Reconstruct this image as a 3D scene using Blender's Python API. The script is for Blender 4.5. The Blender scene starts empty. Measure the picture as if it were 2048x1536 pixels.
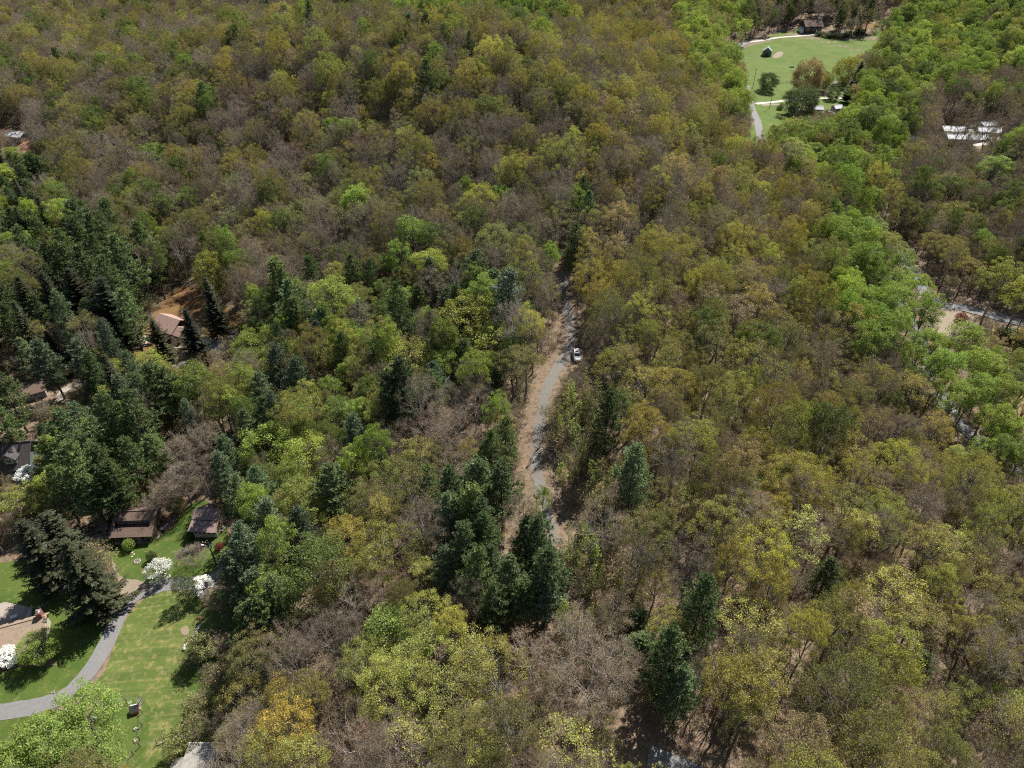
import bpy, bmesh, math, random
import numpy as np
from mathutils import Vector, Matrix
from mathutils.geometry import delaunay_2d_cdt

R = math.radians
scene = bpy.context.scene
col = scene.collection
random.seed(7)
rng0 = np.random.default_rng(11)

# ------------------------------------------------------------------ camera
CAM_Z, PITCH, FPX, CX, CY = 115.0, 37.0, 1435.0, 1024.0, 768.0
cd = bpy.data.cameras.new('camera')
cam = bpy.data.objects.new('camera', cd)
col.objects.link(cam)
cam.location = (0, 0, CAM_Z)
cam.rotation_euler = (R(90 - PITCH), 0, 0)
cd.sensor_width = 36.0
cd.lens = 36.0 * FPX / 2048.0
cd.clip_start, cd.clip_end = 0.5, 6000.0
scene.camera = cam

# ------------------------------------------------------------------ sky and sun
SUN_EL = 52.0
SHX, SHY = -0.57, -0.82                 # way the shadows fall on the ground
az = math.atan2(-SHX, -SHY)             # compass bearing of the sun, from +Y towards +X
world = bpy.data.worlds.new('World')
scene.world = world
world.use_nodes = True
wn = world.node_tree
sky = wn.nodes.new('ShaderNodeTexSky')
sky.sky_type = 'NISHITA'
sky.sun_disc = False
sky.sun_elevation = R(SUN_EL)
sky.sun_rotation = az
bg = wn.nodes['Background']
bg.inputs['Strength'].default_value = 0.06
wn.links.new(sky.outputs[0], bg.inputs['Color'])
sd = bpy.data.lights.new('sun', 'SUN')
sun = bpy.data.objects.new('sun', sd)
col.objects.link(sun)
sd.energy, sd.angle, sd.color = 4.9, R(0.5), (1.0, 0.95, 0.87)
sdir = Vector((SHX, SHY, -math.tan(R(SUN_EL)) * math.hypot(SHX, SHY)))
sun.rotation_euler = sdir.to_track_quat('-Z', 'Y').to_euler()
sun.location = (150, 200, 300)
scene.view_settings.view_transform = 'Standard'
scene.view_settings.look = 'None'
scene.view_settings.exposure = 0.84
scene.view_settings.gamma = 1.0
scene.view_settings.use_curve_mapping = False
scene.render.engine = 'CYCLES'
scene.cycles.use_denoising = False
scene.cycles.sample_clamp_direct, scene.cycles.sample_clamp_indirect = 6.0, 3.0
scene.cycles.filter_width = 1.15
scene.cycles.max_bounces = 6
scene.cycles.diffuse_bounces = 3
scene.cycles.transmission_bounces = 4

# ------------------------------------------------------------------ terrain
_yk = [-200, 0, 100, 160, 220, 300, 360, 450, 560, 700, 2000]
_fy = np.linspace(-200, 2000, 1101)
def _smooth(vals):
    v = np.interp(_fy, _yk, vals)
    k = np.exp(-0.5 * (np.arange(-20, 21) / 8.0) ** 2); k /= k.sum()
    return np.convolve(np.pad(v, 20, mode='edge'), k, mode='valid')
_amp = _smooth([12, 14, 15, 17, 26, 38, 45, 36, 10, 0, 0])
_xc = _smooth([25, 25, 28, 25, 40, 20, -30, -70, -90, -90, -90])
_sl = _smooth([70, 70, 70, 75, 90, 130, 170, 190, 200, 200, 200])
_sr = _smooth([50, 50, 50, 50, 45, 60, 100, 140, 150, 150, 150])
_ex = _smooth([165, 165, 160, 160, 170, 190, 210, 290, 320, 320, 320])

def terrain(x, y):
    x = np.asarray(x, float); y = np.asarray(y, float)
    a, xc = np.interp(y, _fy, _amp), np.interp(y, _fy, _xc)
    sl, sr, ex = np.interp(y, _fy, _sl), np.interp(y, _fy, _sr), np.interp(y, _fy, _ex)
    d = x - xc
    z = -10 + a * np.exp(-(d / np.where(d < 0, sl, sr)) ** 2)
    sp = lambda t, w: w * np.logaddexp(0, t / w)
    z = z + 0.2 * np.minimum(sp(x - ex, 15), 260) + 0.08 * np.minimum(sp(-230 - x, 20), 300)
    z = z + 0.2 * np.minimum(sp(y - 640, 25), 450)
    z = z + 0.5 * np.sin(x * 0.045 + 1.3) * np.sin(y * 0.05 + 0.4) + 0.25 * np.sin(x * 0.13 + y * 0.09)
    return z
def tz(x, y): return float(terrain(x, y))

_c, _s = math.cos(R(PITCH)), math.sin(R(PITCH))
def project(x, y, z):
    dz = z - CAM_Z
    depth = y * _c - dz * _s
    up = y * _s + dz * _c
    return CX + FPX * x / depth, CY - FPX * up / depth, depth
def ground_at(px, py, off=0.0):
    """the place on the ground (raised by off) seen at a pixel of the photograph"""
    u, v = (px - CX) / FPX, (CY - py) / FPX
    d = np.array([u, _c + v * _s, -_s + v * _c])
    t = np.linspace(40, 1500, 5841)
    x, y, z = d[0] * t, d[1] * t, CAM_Z + d[2] * t
    h = z - (terrain(x, y) + off)
    i = np.argmax(h < 0) if (h < 0).any() else len(t) - 1
    f = h[i - 1] / (h[i - 1] - h[i]) if h[i] < 0 else 0
    tt = t[i - 1] + f * (t[i] - t[i - 1])
    return float(d[0] * tt), float(d[1] * tt)

# ------------------------------------------------------------------ materials
def newmat(name):
    m = bpy.data.materials.new(name); m.use_nodes = True
    nt = m.node_tree
    return m, nt, nt.nodes, nt.links, nt.nodes['Principled BSDF']
def noise(nt, scale, detail=6, rough=0.6, coord='Object', vec=None):
    tc = nt.nodes.new('ShaderNodeTexCoord')
    n = nt.nodes.new('ShaderNodeTexNoise')
    n.inputs['Scale'].default_value = scale
    n.inputs['Detail'].default_value = detail
    n.inputs['Roughness'].default_value = rough
    nt.links.new(vec if vec is not None else tc.outputs[coord], n.inputs['Vector'])
    return n.outputs['Fac']
def ramp(nt, fac, stops):
    r = nt.nodes.new('ShaderNodeValToRGB')
    e = r.color_ramp.elements
    while len(e) < len(stops): e.new(0.5)
    for k, (p, c) in enumerate(stops):
        e[k].position = p; e[k].color = (*c, 1)
    nt.links.new(fac, r.inputs['Fac'])
    return r.outputs['Color']
def mixc(nt, a, b, fac, mode='MIX'):
    m = nt.nodes.new('ShaderNodeMix'); m.data_type = 'RGBA'; m.blend_type = mode
    for sock, v in ((m.inputs[0], fac), (m.inputs[6], a), (m.inputs[7], b)):
        if hasattr(v, 'links'): nt.links.new(v, sock)
        else: sock.default_value = v if not isinstance(v, tuple) else (*v, 1)
    return m.outputs[2]
def bumped(nt, bs, h, strength=0.4, dist=0.1):
    b = nt.nodes.new('ShaderNodeBump')
    b.inputs['Strength'].default_value = strength; b.inputs['Distance'].default_value = dist
    nt.links.new(h, b.inputs['Height']); nt.links.new(b.outputs[0], bs.inputs['Normal'])
def rough_mat(name, c1, c2, scale=3.0, rough=0.85, bump=0.3, dist=0.05, fine=None, metal=0.0):
    m, nt, N, L, bs = newmat(name)
    f = noise(nt, scale)
    c = ramp(nt, f, [(0.3, c1), (0.7, c2)])
    if fine:
        f2 = noise(nt, scale * fine, 3)
        c = mixc(nt, c, ramp(nt, f2, [(0.35, (0.55, 0.55, 0.55)), (0.65, (1.2, 1.2, 1.2))]), 0.8, 'MULTIPLY')
    L.new(c, bs.inputs['Base Color'])
    bs.inputs['Roughness'].default_value = rough; bs.inputs['Metallic'].default_value = metal
    if bump: bumped(nt, bs, noise(nt, scale * 4, 4), bump, dist)
    return m

M = {}
# leaf litter on the forest floor
m, nt, N, L, bs = newmat('leaf_litter')
f1, f2, f3 = noise(nt, 0.07, 5), noise(nt, 0.9, 6, 0.7), noise(nt, 5.0, 3, 0.8)
c = ramp(nt, f1, [(0.3, (0.13, 0.09, 0.058)), (0.5, (0.195, 0.14, 0.095)), (0.7, (0.14, 0.115, 0.07))])
c = mixc(nt, c, ramp(nt, f2, [(0.3, (0.32, 0.32, 0.30)), (0.5, (0.95, 0.95, 0.95)), (0.68, (1.5, 1.38, 1.25))]), 0.85, 'MULTIPLY')
c = mixc(nt, c, ramp(nt, f3, [(0.3, (0.6, 0.6, 0.6)), (0.7, (1.3, 1.3, 1.3))]), 0.8, 'MULTIPLY')
L.new(c, bs.inputs['Base Color']); bs.inputs['Roughness'].default_value = 0.95
bumped(nt, bs, f2, 0.6, 0.3)
M['litter'] = m

def grass_mat(name, g1, g2, dry, dry_at, stripes=0.0, ang=0.0):
    m, nt, N, L, bs = newmat(name)
    f1, f2, f3 = noise(nt, 0.13, 6, 0.65), noise(nt, 0.9, 5, 0.65), noise(nt, 6.0, 3, 0.8)
    c = ramp(nt, f1, [(0.35, g1), (0.62, g2)])
    c = mixc(nt, c, dry, ramp(nt, f2, [(dry_at, (0, 0, 0)), (dry_at + 0.16, (0.75, 0.75, 0.75))]))
    c = mixc(nt, c, ramp(nt, f3, [(0.3, (0.62, 0.62, 0.62)), (0.7, (1.25, 1.25, 1.25))]), 0.75, 'MULTIPLY')
    if stripes:
        tc = N.new('ShaderNodeTexCoord'); mp = N.new('ShaderNodeMapping')
        mp.inputs['Rotation'].default_value = (0, 0, ang)
        L.new(tc.outputs['Object'], mp.inputs['Vector'])
        w = N.new('ShaderNodeTexWave'); w.wave_type = 'BANDS'; w.bands_direction = 'Y'
        w.inputs['Scale'].default_value = 0.135; w.inputs['Distortion'].default_value = 2.0
        w.inputs['Detail'].default_value = 3; w.inputs['Detail Scale'].default_value = 0.6
        L.new(mp.outputs[0], w.inputs['Vector'])
        br = ramp(nt, noise(nt, 0.22, 5), [(0.38, (0, 0, 0)), (0.54, (1, 1, 1))])
        st = ramp(nt, w.outputs['Fac'], [(0.93, (0, 0, 0)), (0.995, (stripes,) * 3)])
        c = mixc(nt, c, dry, mixc(nt, st, br, 1.0, 'MULTIPLY'))
        w2 = N.new('ShaderNodeTexWave'); w2.wave_type = 'BANDS'; w2.bands_direction = 'Y'
        w2.inputs['Scale'].default_value = 0.0775; w2.inputs['Distortion'].default_value = 0.8
        L.new(mp.outputs[0], w2.inputs['Vector'])
        c = mixc(nt, c, ramp(nt, w2.outputs['Fac'], [(0.4, (0.86, 0.9, 0.86)), (0.6, (1.1, 1.07, 1.05))]), 0.8, 'MULTIPLY')
    L.new(c, bs.inputs['Base Color']); bs.inputs['Roughness'].default_value = 0.9
    bs.inputs['Specular IOR Level'].default_value = 0.2
    bumped(nt, bs, f3, 0.5, 0.12)
    return m
M['lawn'] = grass_mat('mown_grass', (0.070, 0.108, 0.021), (0.108, 0.140, 0.034), (0.25, 0.21, 0.095), 0.50, 0.32, R(-3))
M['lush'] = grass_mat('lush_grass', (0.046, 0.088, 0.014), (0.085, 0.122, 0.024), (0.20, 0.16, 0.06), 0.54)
M['meadow'] = grass_mat('meadow_grass', (0.066, 0.118, 0.019), (0.104, 0.146, 0.028), (0.19, 0.165, 0.06), 0.53)
M['drygrass'] = grass_mat('dry_grass', (0.13, 0.14, 0.045), (0.20, 0.15, 0.06), (0.27, 0.19, 0.10), 0.45)
M['needles'] = grass_mat('pine_straw', (0.15, 0.08, 0.042), (0.20, 0.125, 0.045), (0.16, 0.075, 0.045), 0.5)

def road_mat(name, c1, c2, dirt, amount):
    m, nt, N, L, bs = newmat(name)
    f1, f2, f3 = noise(nt, 0.25, 5), noise(nt, 2.0, 5, 0.7), noise(nt, 12, 3, 0.8)
    c = ramp(nt, f2, [(0.3, c1), (0.7, c2)])
    c = mixc(nt, c, dirt, ramp(nt, f1, [(0.65 - amount * 0.35, (0, 0, 0)), (0.85 - amount * 0.3, (1, 1, 1))]))
    c = mixc(nt, c, ramp(nt, f3, [(0.3, (0.75,) * 3), (0.7, (1.2,) * 3)]), 0.8, 'MULTIPLY')
    L.new(c, bs.inputs['Base Color']); bs.inputs['Roughness'].default_value = 0.9
    bumped(nt, bs, f3, 0.4, 0.03)
    return m
M['asphalt'] = road_mat('worn_asphalt', (0.152, 0.15, 0.15), (0.205, 0.202, 0.20), (0.23, 0.215, 0.20), 0.2)
M['gravel'] = road_mat('gravel', (0.125, 0.116, 0.104), (0.195, 0.183, 0.166), (0.165, 0.13, 0.10), 0.5)
M['dirt'] = road_mat('packed_dirt', (0.19, 0.15, 0.108), (0.27, 0.22, 0.16), (0.24, 0.19, 0.11), 0.4)
M['clay'] = road_mat('red_clay', (0.34, 0.14, 0.07), (0.42, 0.22, 0.14), (0.36, 0.30, 0.26), 0.4)
M['concrete'] = road_mat('concrete', (0.27, 0.235, 0.205), (0.36, 0.32, 0.285), (0.24, 0.21, 0.18), 0.3)
M['white_path'] = road_mat('pale_gravel', (0.42, 0.38, 0.33), (0.54, 0.50, 0.45), (0.35, 0.31, 0.24), 0.3)
M['roof_brown'] = rough_mat('brown_shingle', (0.115, 0.075, 0.056), (0.175, 0.12, 0.092), 2.0, 0.9, 0.4, 0.04, 8)
M['roof_pink'] = rough_mat('pinkish_metal_roof', (0.21, 0.145, 0.128), (0.26, 0.185, 0.167), 0.7, 0.85, 0.1, 0.02)
M['roof_dark'] = rough_mat('charcoal_shingle', (0.055, 0.048, 0.05), (0.095, 0.08, 0.08), 2.0, 0.9, 0.4, 0.04, 8)
M['roof_beige'] = rough_mat('beige_shingle', (0.24, 0.175, 0.125), (0.33, 0.25, 0.185), 1.5, 0.9, 0.4, 0.04, 9)
M['roof_grey'] = rough_mat('grey_shingle', (0.27, 0.25, 0.23), (0.36, 0.34, 0.31), 1.2, 0.9, 0.4, 0.04, 9)
M['roof_rose'] = rough_mat('rose_shingle', (0.33, 0.215, 0.175), (0.40, 0.27, 0.225), 1.5, 0.9, 0.3, 0.04, 9)
M['roof_green'] = rough_mat('green_metal_roof', (0.25, 0.35, 0.32), (0.31, 0.41, 0.38), 1.0, 0.45, 0.1, 0.02)
M['roof_white'] = rough_mat('pale_metal_roof', (0.46, 0.47, 0.49), (0.58, 0.59, 0.62), 0.8, 0.8, 0.1, 0.02)
M['wood_dark'] = rough_mat('dark_stained_wood', (0.055, 0.032, 0.022), (0.10, 0.06, 0.042), 3.0, 0.8, 0.4, 0.03)
M['wood_grey'] = rough_mat('weathered_boards', (0.22, 0.20, 0.19), (0.34, 0.31, 0.29), 3.0, 0.9, 0.4, 0.03)
M['wood_tan'] = rough_mat('tan_timber', (0.32, 0.22, 0.13), (0.44, 0.31, 0.19), 3.0, 0.8, 0.3, 0.03)
M['cream'] = rough_mat('cream_siding', (0.38, 0.35, 0.27), (0.46, 0.43, 0.34), 1.5, 0.7, 0.2, 0.02)
M['green_siding'] = rough_mat('sage_siding', (0.10, 0.145, 0.12), (0.135, 0.185, 0.155), 1.5, 0.75, 0.2, 0.02)
M['slate_siding'] = rough_mat('slate_siding', (0.125, 0.128, 0.135), (0.17, 0.172, 0.18), 1.5, 0.8, 0.2, 0.02)
M['red_siding'] = rough_mat('barn_red_siding', (0.19, 0.03, 0.03), (0.26, 0.05, 0.045), 1.5, 0.75, 0.2, 0.02)
M['white_paint'] = rough_mat('white_paint', (0.70, 0.69, 0.66), (0.80, 0.79, 0.77), 2.0, 0.5, 0.1, 0.01)
M['brick'] = rough_mat('red_brick', (0.19, 0.075, 0.055), (0.27, 0.11, 0.085), 5.0, 0.9, 0.4, 0.02)
M['stone'] = rough_mat('pale_stone', (0.36, 0.32, 0.27), (0.52, 0.47, 0.41), 4.0, 0.9, 0.5, 0.05)
M['black'] = rough_mat('black_plastic', (0.012, 0.012, 0.014), (0.022, 0.022, 0.025), 2.0, 0.5, 0.0)
M['rubber'] = rough_mat('tyre_rubber', (0.015, 0.015, 0.015), (0.03, 0.03, 0.03), 6.0, 0.9, 0.2, 0.01)
M['steel'] = rough_mat('galvanised_steel', (0.42, 0.43, 0.44), (0.55, 0.56, 0.57), 3.0, 0.4, 0.1, 0.01, None, 0.7)
M['orange'] = rough_mat('orange_paint', (0.50, 0.16, 0.06), (0.6, 0.22, 0.09), 2.0, 0.6, 0.1, 0.01)
M['log'] = rough_mat('dead_wood', (0.10, 0.08, 0.065), (0.17, 0.14, 0.12), 2.0, 0.95, 0.5, 0.05)
M['pole_wood'] = rough_mat('creosoted_pole', (0.05, 0.042, 0.036), (0.085, 0.07, 0.06), 3.0, 0.9, 0.3, 0.03)
m, nt, N, L, bs = newmat('car_paint_white')
L.new(ramp(nt, noise(nt, 2.5), [(0.3, (0.76, 0.77, 0.78)), (0.7, (0.82, 0.82, 0.82))]), bs.inputs['Base Color'])
bs.inputs['Roughness'].default_value = 0.3; bs.inputs['Coat Weight'].default_value = 0.5
M['car'] = m
m, nt, N, L, bs = newmat('window_glass')
L.new(ramp(nt, noise(nt, 0.8), [(0.3, (0.02, 0.024, 0.028)), (0.7, (0.045, 0.05, 0.055))]), bs.inputs['Base Color'])
bs.inputs['Roughness'].default_value = 0.08; bs.inputs['Specular IOR Level'].default_value = 0.7
M['glass'] = m
m, nt, N, L, bs = newmat('lamp_lens')
L.new(ramp(nt, noise(nt, 8), [(0.3, (0.6, 0.62, 0.65)), (0.7, (0.75, 0.76, 0.78))]), bs.inputs['Base Color'])
bs.inputs['Roughness'].default_value = 0.12
M['lens'] = m
m, nt, N, L, bs = newmat('tail_lens')
L.new(ramp(nt, noise(nt, 8), [(0.3, (0.4, 0.02, 0.02)), (0.7, (0.5, 0.03, 0.03))]), bs.inputs['Base Color'])
bs.inputs['Roughness'].default_value = 0.2
M['tail'] = m

def leaf_mat(name, trans, rough=0.6, spread=0.45):
    """leaves: the colour of the single tree is its 'tint', every leaf a little lighter or darker"""
    m, nt, N, L, bs = newmat(name)
    a = N.new('ShaderNodeAttribute'); a.attribute_type = 'INSTANCER'; a.attribute_name = 'tint'
    g = N.new('ShaderNodeNewGeometry'); oi = N.new('ShaderNodeObjectInfo')
    v = ramp(nt, g.outputs['Random Per Island'], [(0.0, (1 - spread,) * 3), (0.6, (1.0, 1.0, 1.0)), (1.0, (1 + spread * 1.1, 1 + spread, 1 + spread * 0.7))])
    c = mixc(nt, a.outputs['Color'], v, 1.0, 'MULTIPLY')
    v2 = ramp(nt, oi.outputs['Random'], [(0.0, (0.82, 0.86, 0.9)), (0.5, (1, 1, 1)), (1.0, (1.16, 1.1, 1.0))])
    c = mixc(nt, c, v2, 1.0, 'MULTIPLY')
    L.new(c, bs.inputs['Base Color']); bs.inputs['Roughness'].default_value = rough
    bs.inputs['Specular IOR Level'].default_value = 0.25
    if trans:
        t = N.new('ShaderNodeBsdfTranslucent'); mx = N.new('ShaderNodeMixShader')
        L.new(mixc(nt, c, (1.25, 1.3, 0.6), 1.0, 'MULTIPLY'), t.inputs['Color'])
        mx.inputs[0].default_value = trans
        L.new(bs.outputs[0], mx.inputs[1]); L.new(t.outputs[0], mx.inputs[2])
        L.new(mx.outputs[0], N['Material Output'].inputs['Surface'])
    return m
M['leaf'] = leaf_mat('leaf', 0.38)
M['needle'] = leaf_mat('needle', 0.22, 0.55, 0.5)
M['petal'] = leaf_mat('petal', 0.0, 0.7, 0.15)
def bark_mat(name, a, b, c3):
    m, nt, N, L, bs = newmat(name)
    oi = N.new('ShaderNodeObjectInfo')
    c = ramp(nt, oi.outputs['Random'], [(0.0, a), (0.55, b), (1.0, c3)])
    c = mixc(nt, c, ramp(nt, noise(nt, 1.6, 5), [(0.3, (0.6,) * 3), (0.7, (1.25,) * 3)]), 0.8, 'MULTIPLY')
    L.new(c, bs.inputs['Base Color']); bs.inputs['Roughness'].default_value = 0.95
    return m
M['bark'] = bark_mat('bark', (0.10, 0.082, 0.068), (0.165, 0.142, 0.12), (0.31, 0.28, 0.25))
M['twig'] = bark_mat('twig', (0.18, 0.138, 0.10), (0.25, 0.20, 0.15), (0.34, 0.29, 0.235))
M['pale_bark'] = bark_mat('pale_bark', (0.17, 0.145, 0.12), (0.28, 0.25, 0.215), (0.40, 0.365, 0.325))
M['dark_bark'] = bark_mat('dark_bark', (0.05, 0.036, 0.028), (0.07, 0.052, 0.042), (0.09, 0.07, 0.058))

# ------------------------------------------------------------------ object helpers
def tag(o, label=None, cat=None, group=None, kind=None):
    if label: o['label'] = label
    if cat: o['category'] = cat
    if group: o['group'] = group
    if kind: o['kind'] = kind
    return o
def empty(name, loc, rz=0.0, label=None, cat=None, group=None):
    o = bpy.data.objects.new(name, None); col.objects.link(o)
    o.empty_display_size = 0.5
    o.location = loc; o.rotation_euler = (0, 0, rz)
    return tag(o, label, cat, group)
class MB:
    """collects solids; build() links them as one mesh object"""
    def __init__(s): s.v, s.f = [], []
    def add(s, vs, fs):
        n = len(s.v); s.v += [tuple(p) for p in vs]; s.f += [tuple(i + n for i in f) for f in fs]; return s
    def box(s, cx, cy, cz, sx, sy, sz, rz=0.0, taper=1.0):
        vs = []
        for k, z in enumerate((-0.5, 0.5)):
            t = taper if k else 1.0
            for x, y in ((-.5, -.5), (.5, -.5), (.5, .5), (-.5, .5)):
                X, Y = x * sx * t, y * sy * t
                vs.append((cx + X * math.cos(rz) - Y * math.sin(rz), cy + X * math.sin(rz) + Y * math.cos(rz), cz + z * sz))
        return s.add(vs, [(3, 2, 1, 0), (4, 5, 6, 7), (0, 1, 5, 4), (1, 2, 6, 5), (2, 3, 7, 6), (3, 0, 4, 7)])
    def slab(s, pts, th):
        p = [Vector(q) for q in pts]
        n = (p[1] - p[0]).cross(p[2] - p[0]).normalized()
        if n.z < 0: p.reverse(); n = -n
        k = len(p)
        return s.add(p + [q - n * th for q in p], [tuple(range(k)), tuple(range(2 * k - 1, k - 1, -1))] +
                     [(i, i + k, (i + 1) % k + k, (i + 1) % k) for i in range(k)])
    def prism(s, prof, y0, y1):
        """profile in x,z pushed along y"""
        k = len(prof)
        return s.add([(x, y0, z) for x, z in prof] + [(x, y1, z) for x, z in prof],
                     [tuple(range(k)), tuple(range(2 * k - 1, k - 1, -1))] + [(i, i + k, (i + 1) % k + k, (i + 1) % k) for i in range(k)])
    def tube(s, a, b, r0, r1, n=8):
        a, b = Vector(a), Vector(b); d = (b - a).normalized()
        u = d.orthogonal().normalized(); w = d.cross(u)
        vs = [p + (u * math.cos(2 * math.pi * i / n) + w * math.sin(2 * math.pi * i / n)) * r for p, r in ((a, r0), (b, r1)) for i in range(n)]
        return s.add(vs, [(i, (i + 1) % n, (i + 1) % n + n, i + n) for i in range(n)] + [tuple(range(n - 1, -1, -1)), tuple(range(n, 2 * n))])
    def rock(s, c, sx, sy, sz, seed):
        bm = bmesh.new(); bmesh.ops.create_icosphere(bm, subdivisions=1, radius=0.5); r = random.Random(seed)
        vs = [(c[0] + v.co.x * sx * r.uniform(.75, 1.15), c[1] + v.co.y * sy * r.uniform(.75, 1.15), c[2] + v.co.z * sz * r.uniform(.75, 1.1)) for v in bm.verts]
        fs = [tuple(v.index for v in f.verts) for f in bm.faces]; bm.free()
        return s.add(vs, fs)
    def build(s, name, mat, parent=None):
        me = bpy.data.meshes.new(name)
        me.from_pydata([tuple(p) for p in s.v], [], s.f); me.materials.append(mat)
        bm = bmesh.new(); bm.from_mesh(me); bmesh.ops.recalc_face_normals(bm, faces=bm.faces); bm.to_mesh(me); bm.free()
        o = bpy.data.objects.new(name, me); col.objects.link(o)
        if parent: o.parent = parent
        return o

# ------------------------------------------------------------------ ground
def axis(lo, hi, dense_lo, dense_hi, step, grow=1.12, cap=30):
    a = list(np.arange(dense_lo, dense_hi + 1e-6, step))
    s, x = step, dense_hi
    while x < hi: s = min(s * grow, cap); x += s; a.append(x)
    s, x = step, dense_lo
    while x > lo: s = min(s * grow, cap); x -= s; a.insert(0, x)
    return np.array(a)
gx = axis(-1500, 1500, -170, 190, 2.0, 1.05)
gy = axis(-400, 2600, 40, 300, 2.0, 1.03)
X, Y = np.meshgrid(gx, gy)
Z = terrain(X, Y)
nx, ny = len(gx), len(gy)
def mesh_np(name, V, F, mats, mi=None, smooth=False):
    me = bpy.data.meshes.new(name)
    F = np.asarray(F, np.int32); k = F.shape[1]
    me.vertices.add(len(V)); me.vertices.foreach_set('co', np.asarray(V, np.float32).ravel())
    me.loops.add(F.size); me.loops.foreach_set('vertex_index', F.ravel())
    me.polygons.add(len(F)); me.polygons.foreach_set('loop_start', np.arange(0, F.size, k, dtype=np.int32))
    if mi is not None: me.polygons.foreach_set('material_index', np.asarray(mi, np.int32))
    for mm in mats: me.materials.append(mm)
    if smooth: me.polygons.foreach_set('use_smooth', np.ones(len(F), bool))
    me.update(calc_edges=True); me.validate()
    return me
ii = (np.arange(ny - 1)[:, None] * nx + np.arange(nx - 1)[None, :]).ravel()
me = mesh_np('ground', np.stack([X.ravel(), Y.ravel(), Z.ravel()], 1), np.stack([ii, ii + 1, ii + nx + 1, ii + nx], 1), [M['litter']], None, True)
g = bpy.data.objects.new('ground', me); col.objects.link(g)
tag(g, 'brown leaf-littered forest floor over the whole valley', 'ground', None, 'structure')

CLEAR = []                                     # (polygon in metres, margin) where no forest tree stands
def inpoly(x, y, poly):
    inside = False; j = len(poly) - 1
    for i in range(len(poly)):
        xi, yi = poly[i]; xj, yj = poly[j]
        if (yi > y) != (yj > y) and x < (xj - xi) * (y - yi) / (yj - yi) + xi: inside = not inside
        j = i
    return inside
def rounded(P, n=6, closed=True):
    out = []; k = len(P)
    for i in range(k if closed else k - 1):
        p0, p1, p2, p3 = [np.array(P[(i + d) % k] if closed else P[min(max(i + d, 0), k - 1)], float) for d in (-1, 0, 1, 2)]
        for t in np.linspace(0, 1, n, endpoint=False):
            out.append(tuple(0.5 * ((2 * p1) + (-p0 + p2) * t + (2 * p0 - 5 * p1 + 4 * p2 - p3) * t * t + (-p0 + 3 * p1 - 3 * p2 + p3) * t ** 3)))
    if not closed: out.append(tuple(P[-1]))
    return out
def sheet(name, pix, mat, label, cat, lift=0.05, step=1.6, smooth=True, clear=True):
    P = [ground_at(*q) for q in pix]
    if smooth: P = rounded(P)
    r = random.Random(len(P) + int(P[0][0]))
    P = [(x + r.uniform(-.18, .18), y + r.uniform(-.18, .18)) for x, y in P]
    xs, ys = [p[0] for p in P], [p[1] for p in P]
    inner = [(x, y) for x in np.arange(min(xs), max(xs), step) for y in np.arange(min(ys), max(ys), step) if inpoly(x, y, P)]
    n = len(P)
    pts = [Vector(p) for p in P + inner]
    v, e, f, *_ = delaunay_2d_cdt(pts, [(i, (i + 1) % n) for i in range(n)], [], 1, 1e-4)
    me = bpy.data.meshes.new(name)
    me.from_pydata([(p.x, p.y, tz(p.x, p.y) + lift) for p in v], [], f); me.materials.append(mat)
    o = bpy.data.objects.new(name, me); col.objects.link(o)
    tag(o, label, cat, None, 'structure')
    if clear: CLEAR.append((P, 0.0))
    return o
ROADS = []                                     # centre lines kept free of trunks
def strip(name, pix, width, mat, label, cat, lift=0.09, clear=None, ragged=0.12):
    P = rounded([ground_at(*q) for q in pix], 14, False)
    P = np.array(P); seg = np.hypot(*np.diff(P, axis=0).T); s = np.concatenate([[0], np.cumsum(seg)])
    n = max(int(s[-1] / 1.3), 4); t = np.linspace(0, s[-1], n)
    C = np.stack([np.interp(t, s, P[:, 0]), np.interp(t, s, P[:, 1])], 1)
    T = np.gradient(C, axis=0); T /= np.linalg.norm(T, axis=1)[:, None]
    Nn = np.stack([-T[:, 1], T[:, 0]], 1)
    r = np.random.default_rng(n)
    V, k = [], 5
    for i in range(n):
        w0, w1 = width / 2 + r.normal(0, ragged), width / 2 + r.normal(0, ragged)
        for q in np.linspace(-w0, w1, k):
            x, y = C[i] + Nn[i] * q
            V.append((x, y, tz(x, y) + lift))
    F = [(i * k + j, i * k + j + 1, (i + 1) * k + j + 1, (i + 1) * k + j) for i in range(n - 1) for j in range(k - 1)]
    me = mesh_np(name, np.array(V), F, [mat], None, True)
    o = bpy.data.objects.new(name, me); col.objects.link(o)
    tag(o, label, cat, None, 'structure')
    ROADS.append((C, (clear if clear is not None else width / 2 + 2.0)))
    return o

# lower left: the lawns, their drive and the yards
sheet('lawn', [(340, 1180), (395, 1190), (440, 1180), (425, 1230), (398, 1290), (360, 1330), (372, 1375), (400, 1400), (390, 1460), (340, 1545), (230, 1560), (150, 1545), (110, 1470), (165, 1400), (210, 1340), (235, 1275), (262, 1225), (295, 1195)],
      M['lawn'], 'striped mown lawn inside the bend of the grey drive', 'lawn')
sheet('lawn', [(195, 1085), (240, 1072), (330, 1065), (360, 1030), (400, 1000), (440, 1025), (460, 1090), (448, 1140), (425, 1160), (360, 1163), (300, 1165), (240, 1155), (215, 1115)],
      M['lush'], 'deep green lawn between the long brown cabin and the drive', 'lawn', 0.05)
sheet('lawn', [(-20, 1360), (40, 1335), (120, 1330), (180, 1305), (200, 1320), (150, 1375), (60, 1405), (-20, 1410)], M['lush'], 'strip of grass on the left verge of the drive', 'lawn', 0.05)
sheet('lawn', [(-30, 1150), (40, 1120), (100, 1150), (120, 1210), (80, 1250), (-30, 1260)], M['lush'], 'shaded grass behind the beige-roofed house', 'lawn', 0.05)
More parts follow.
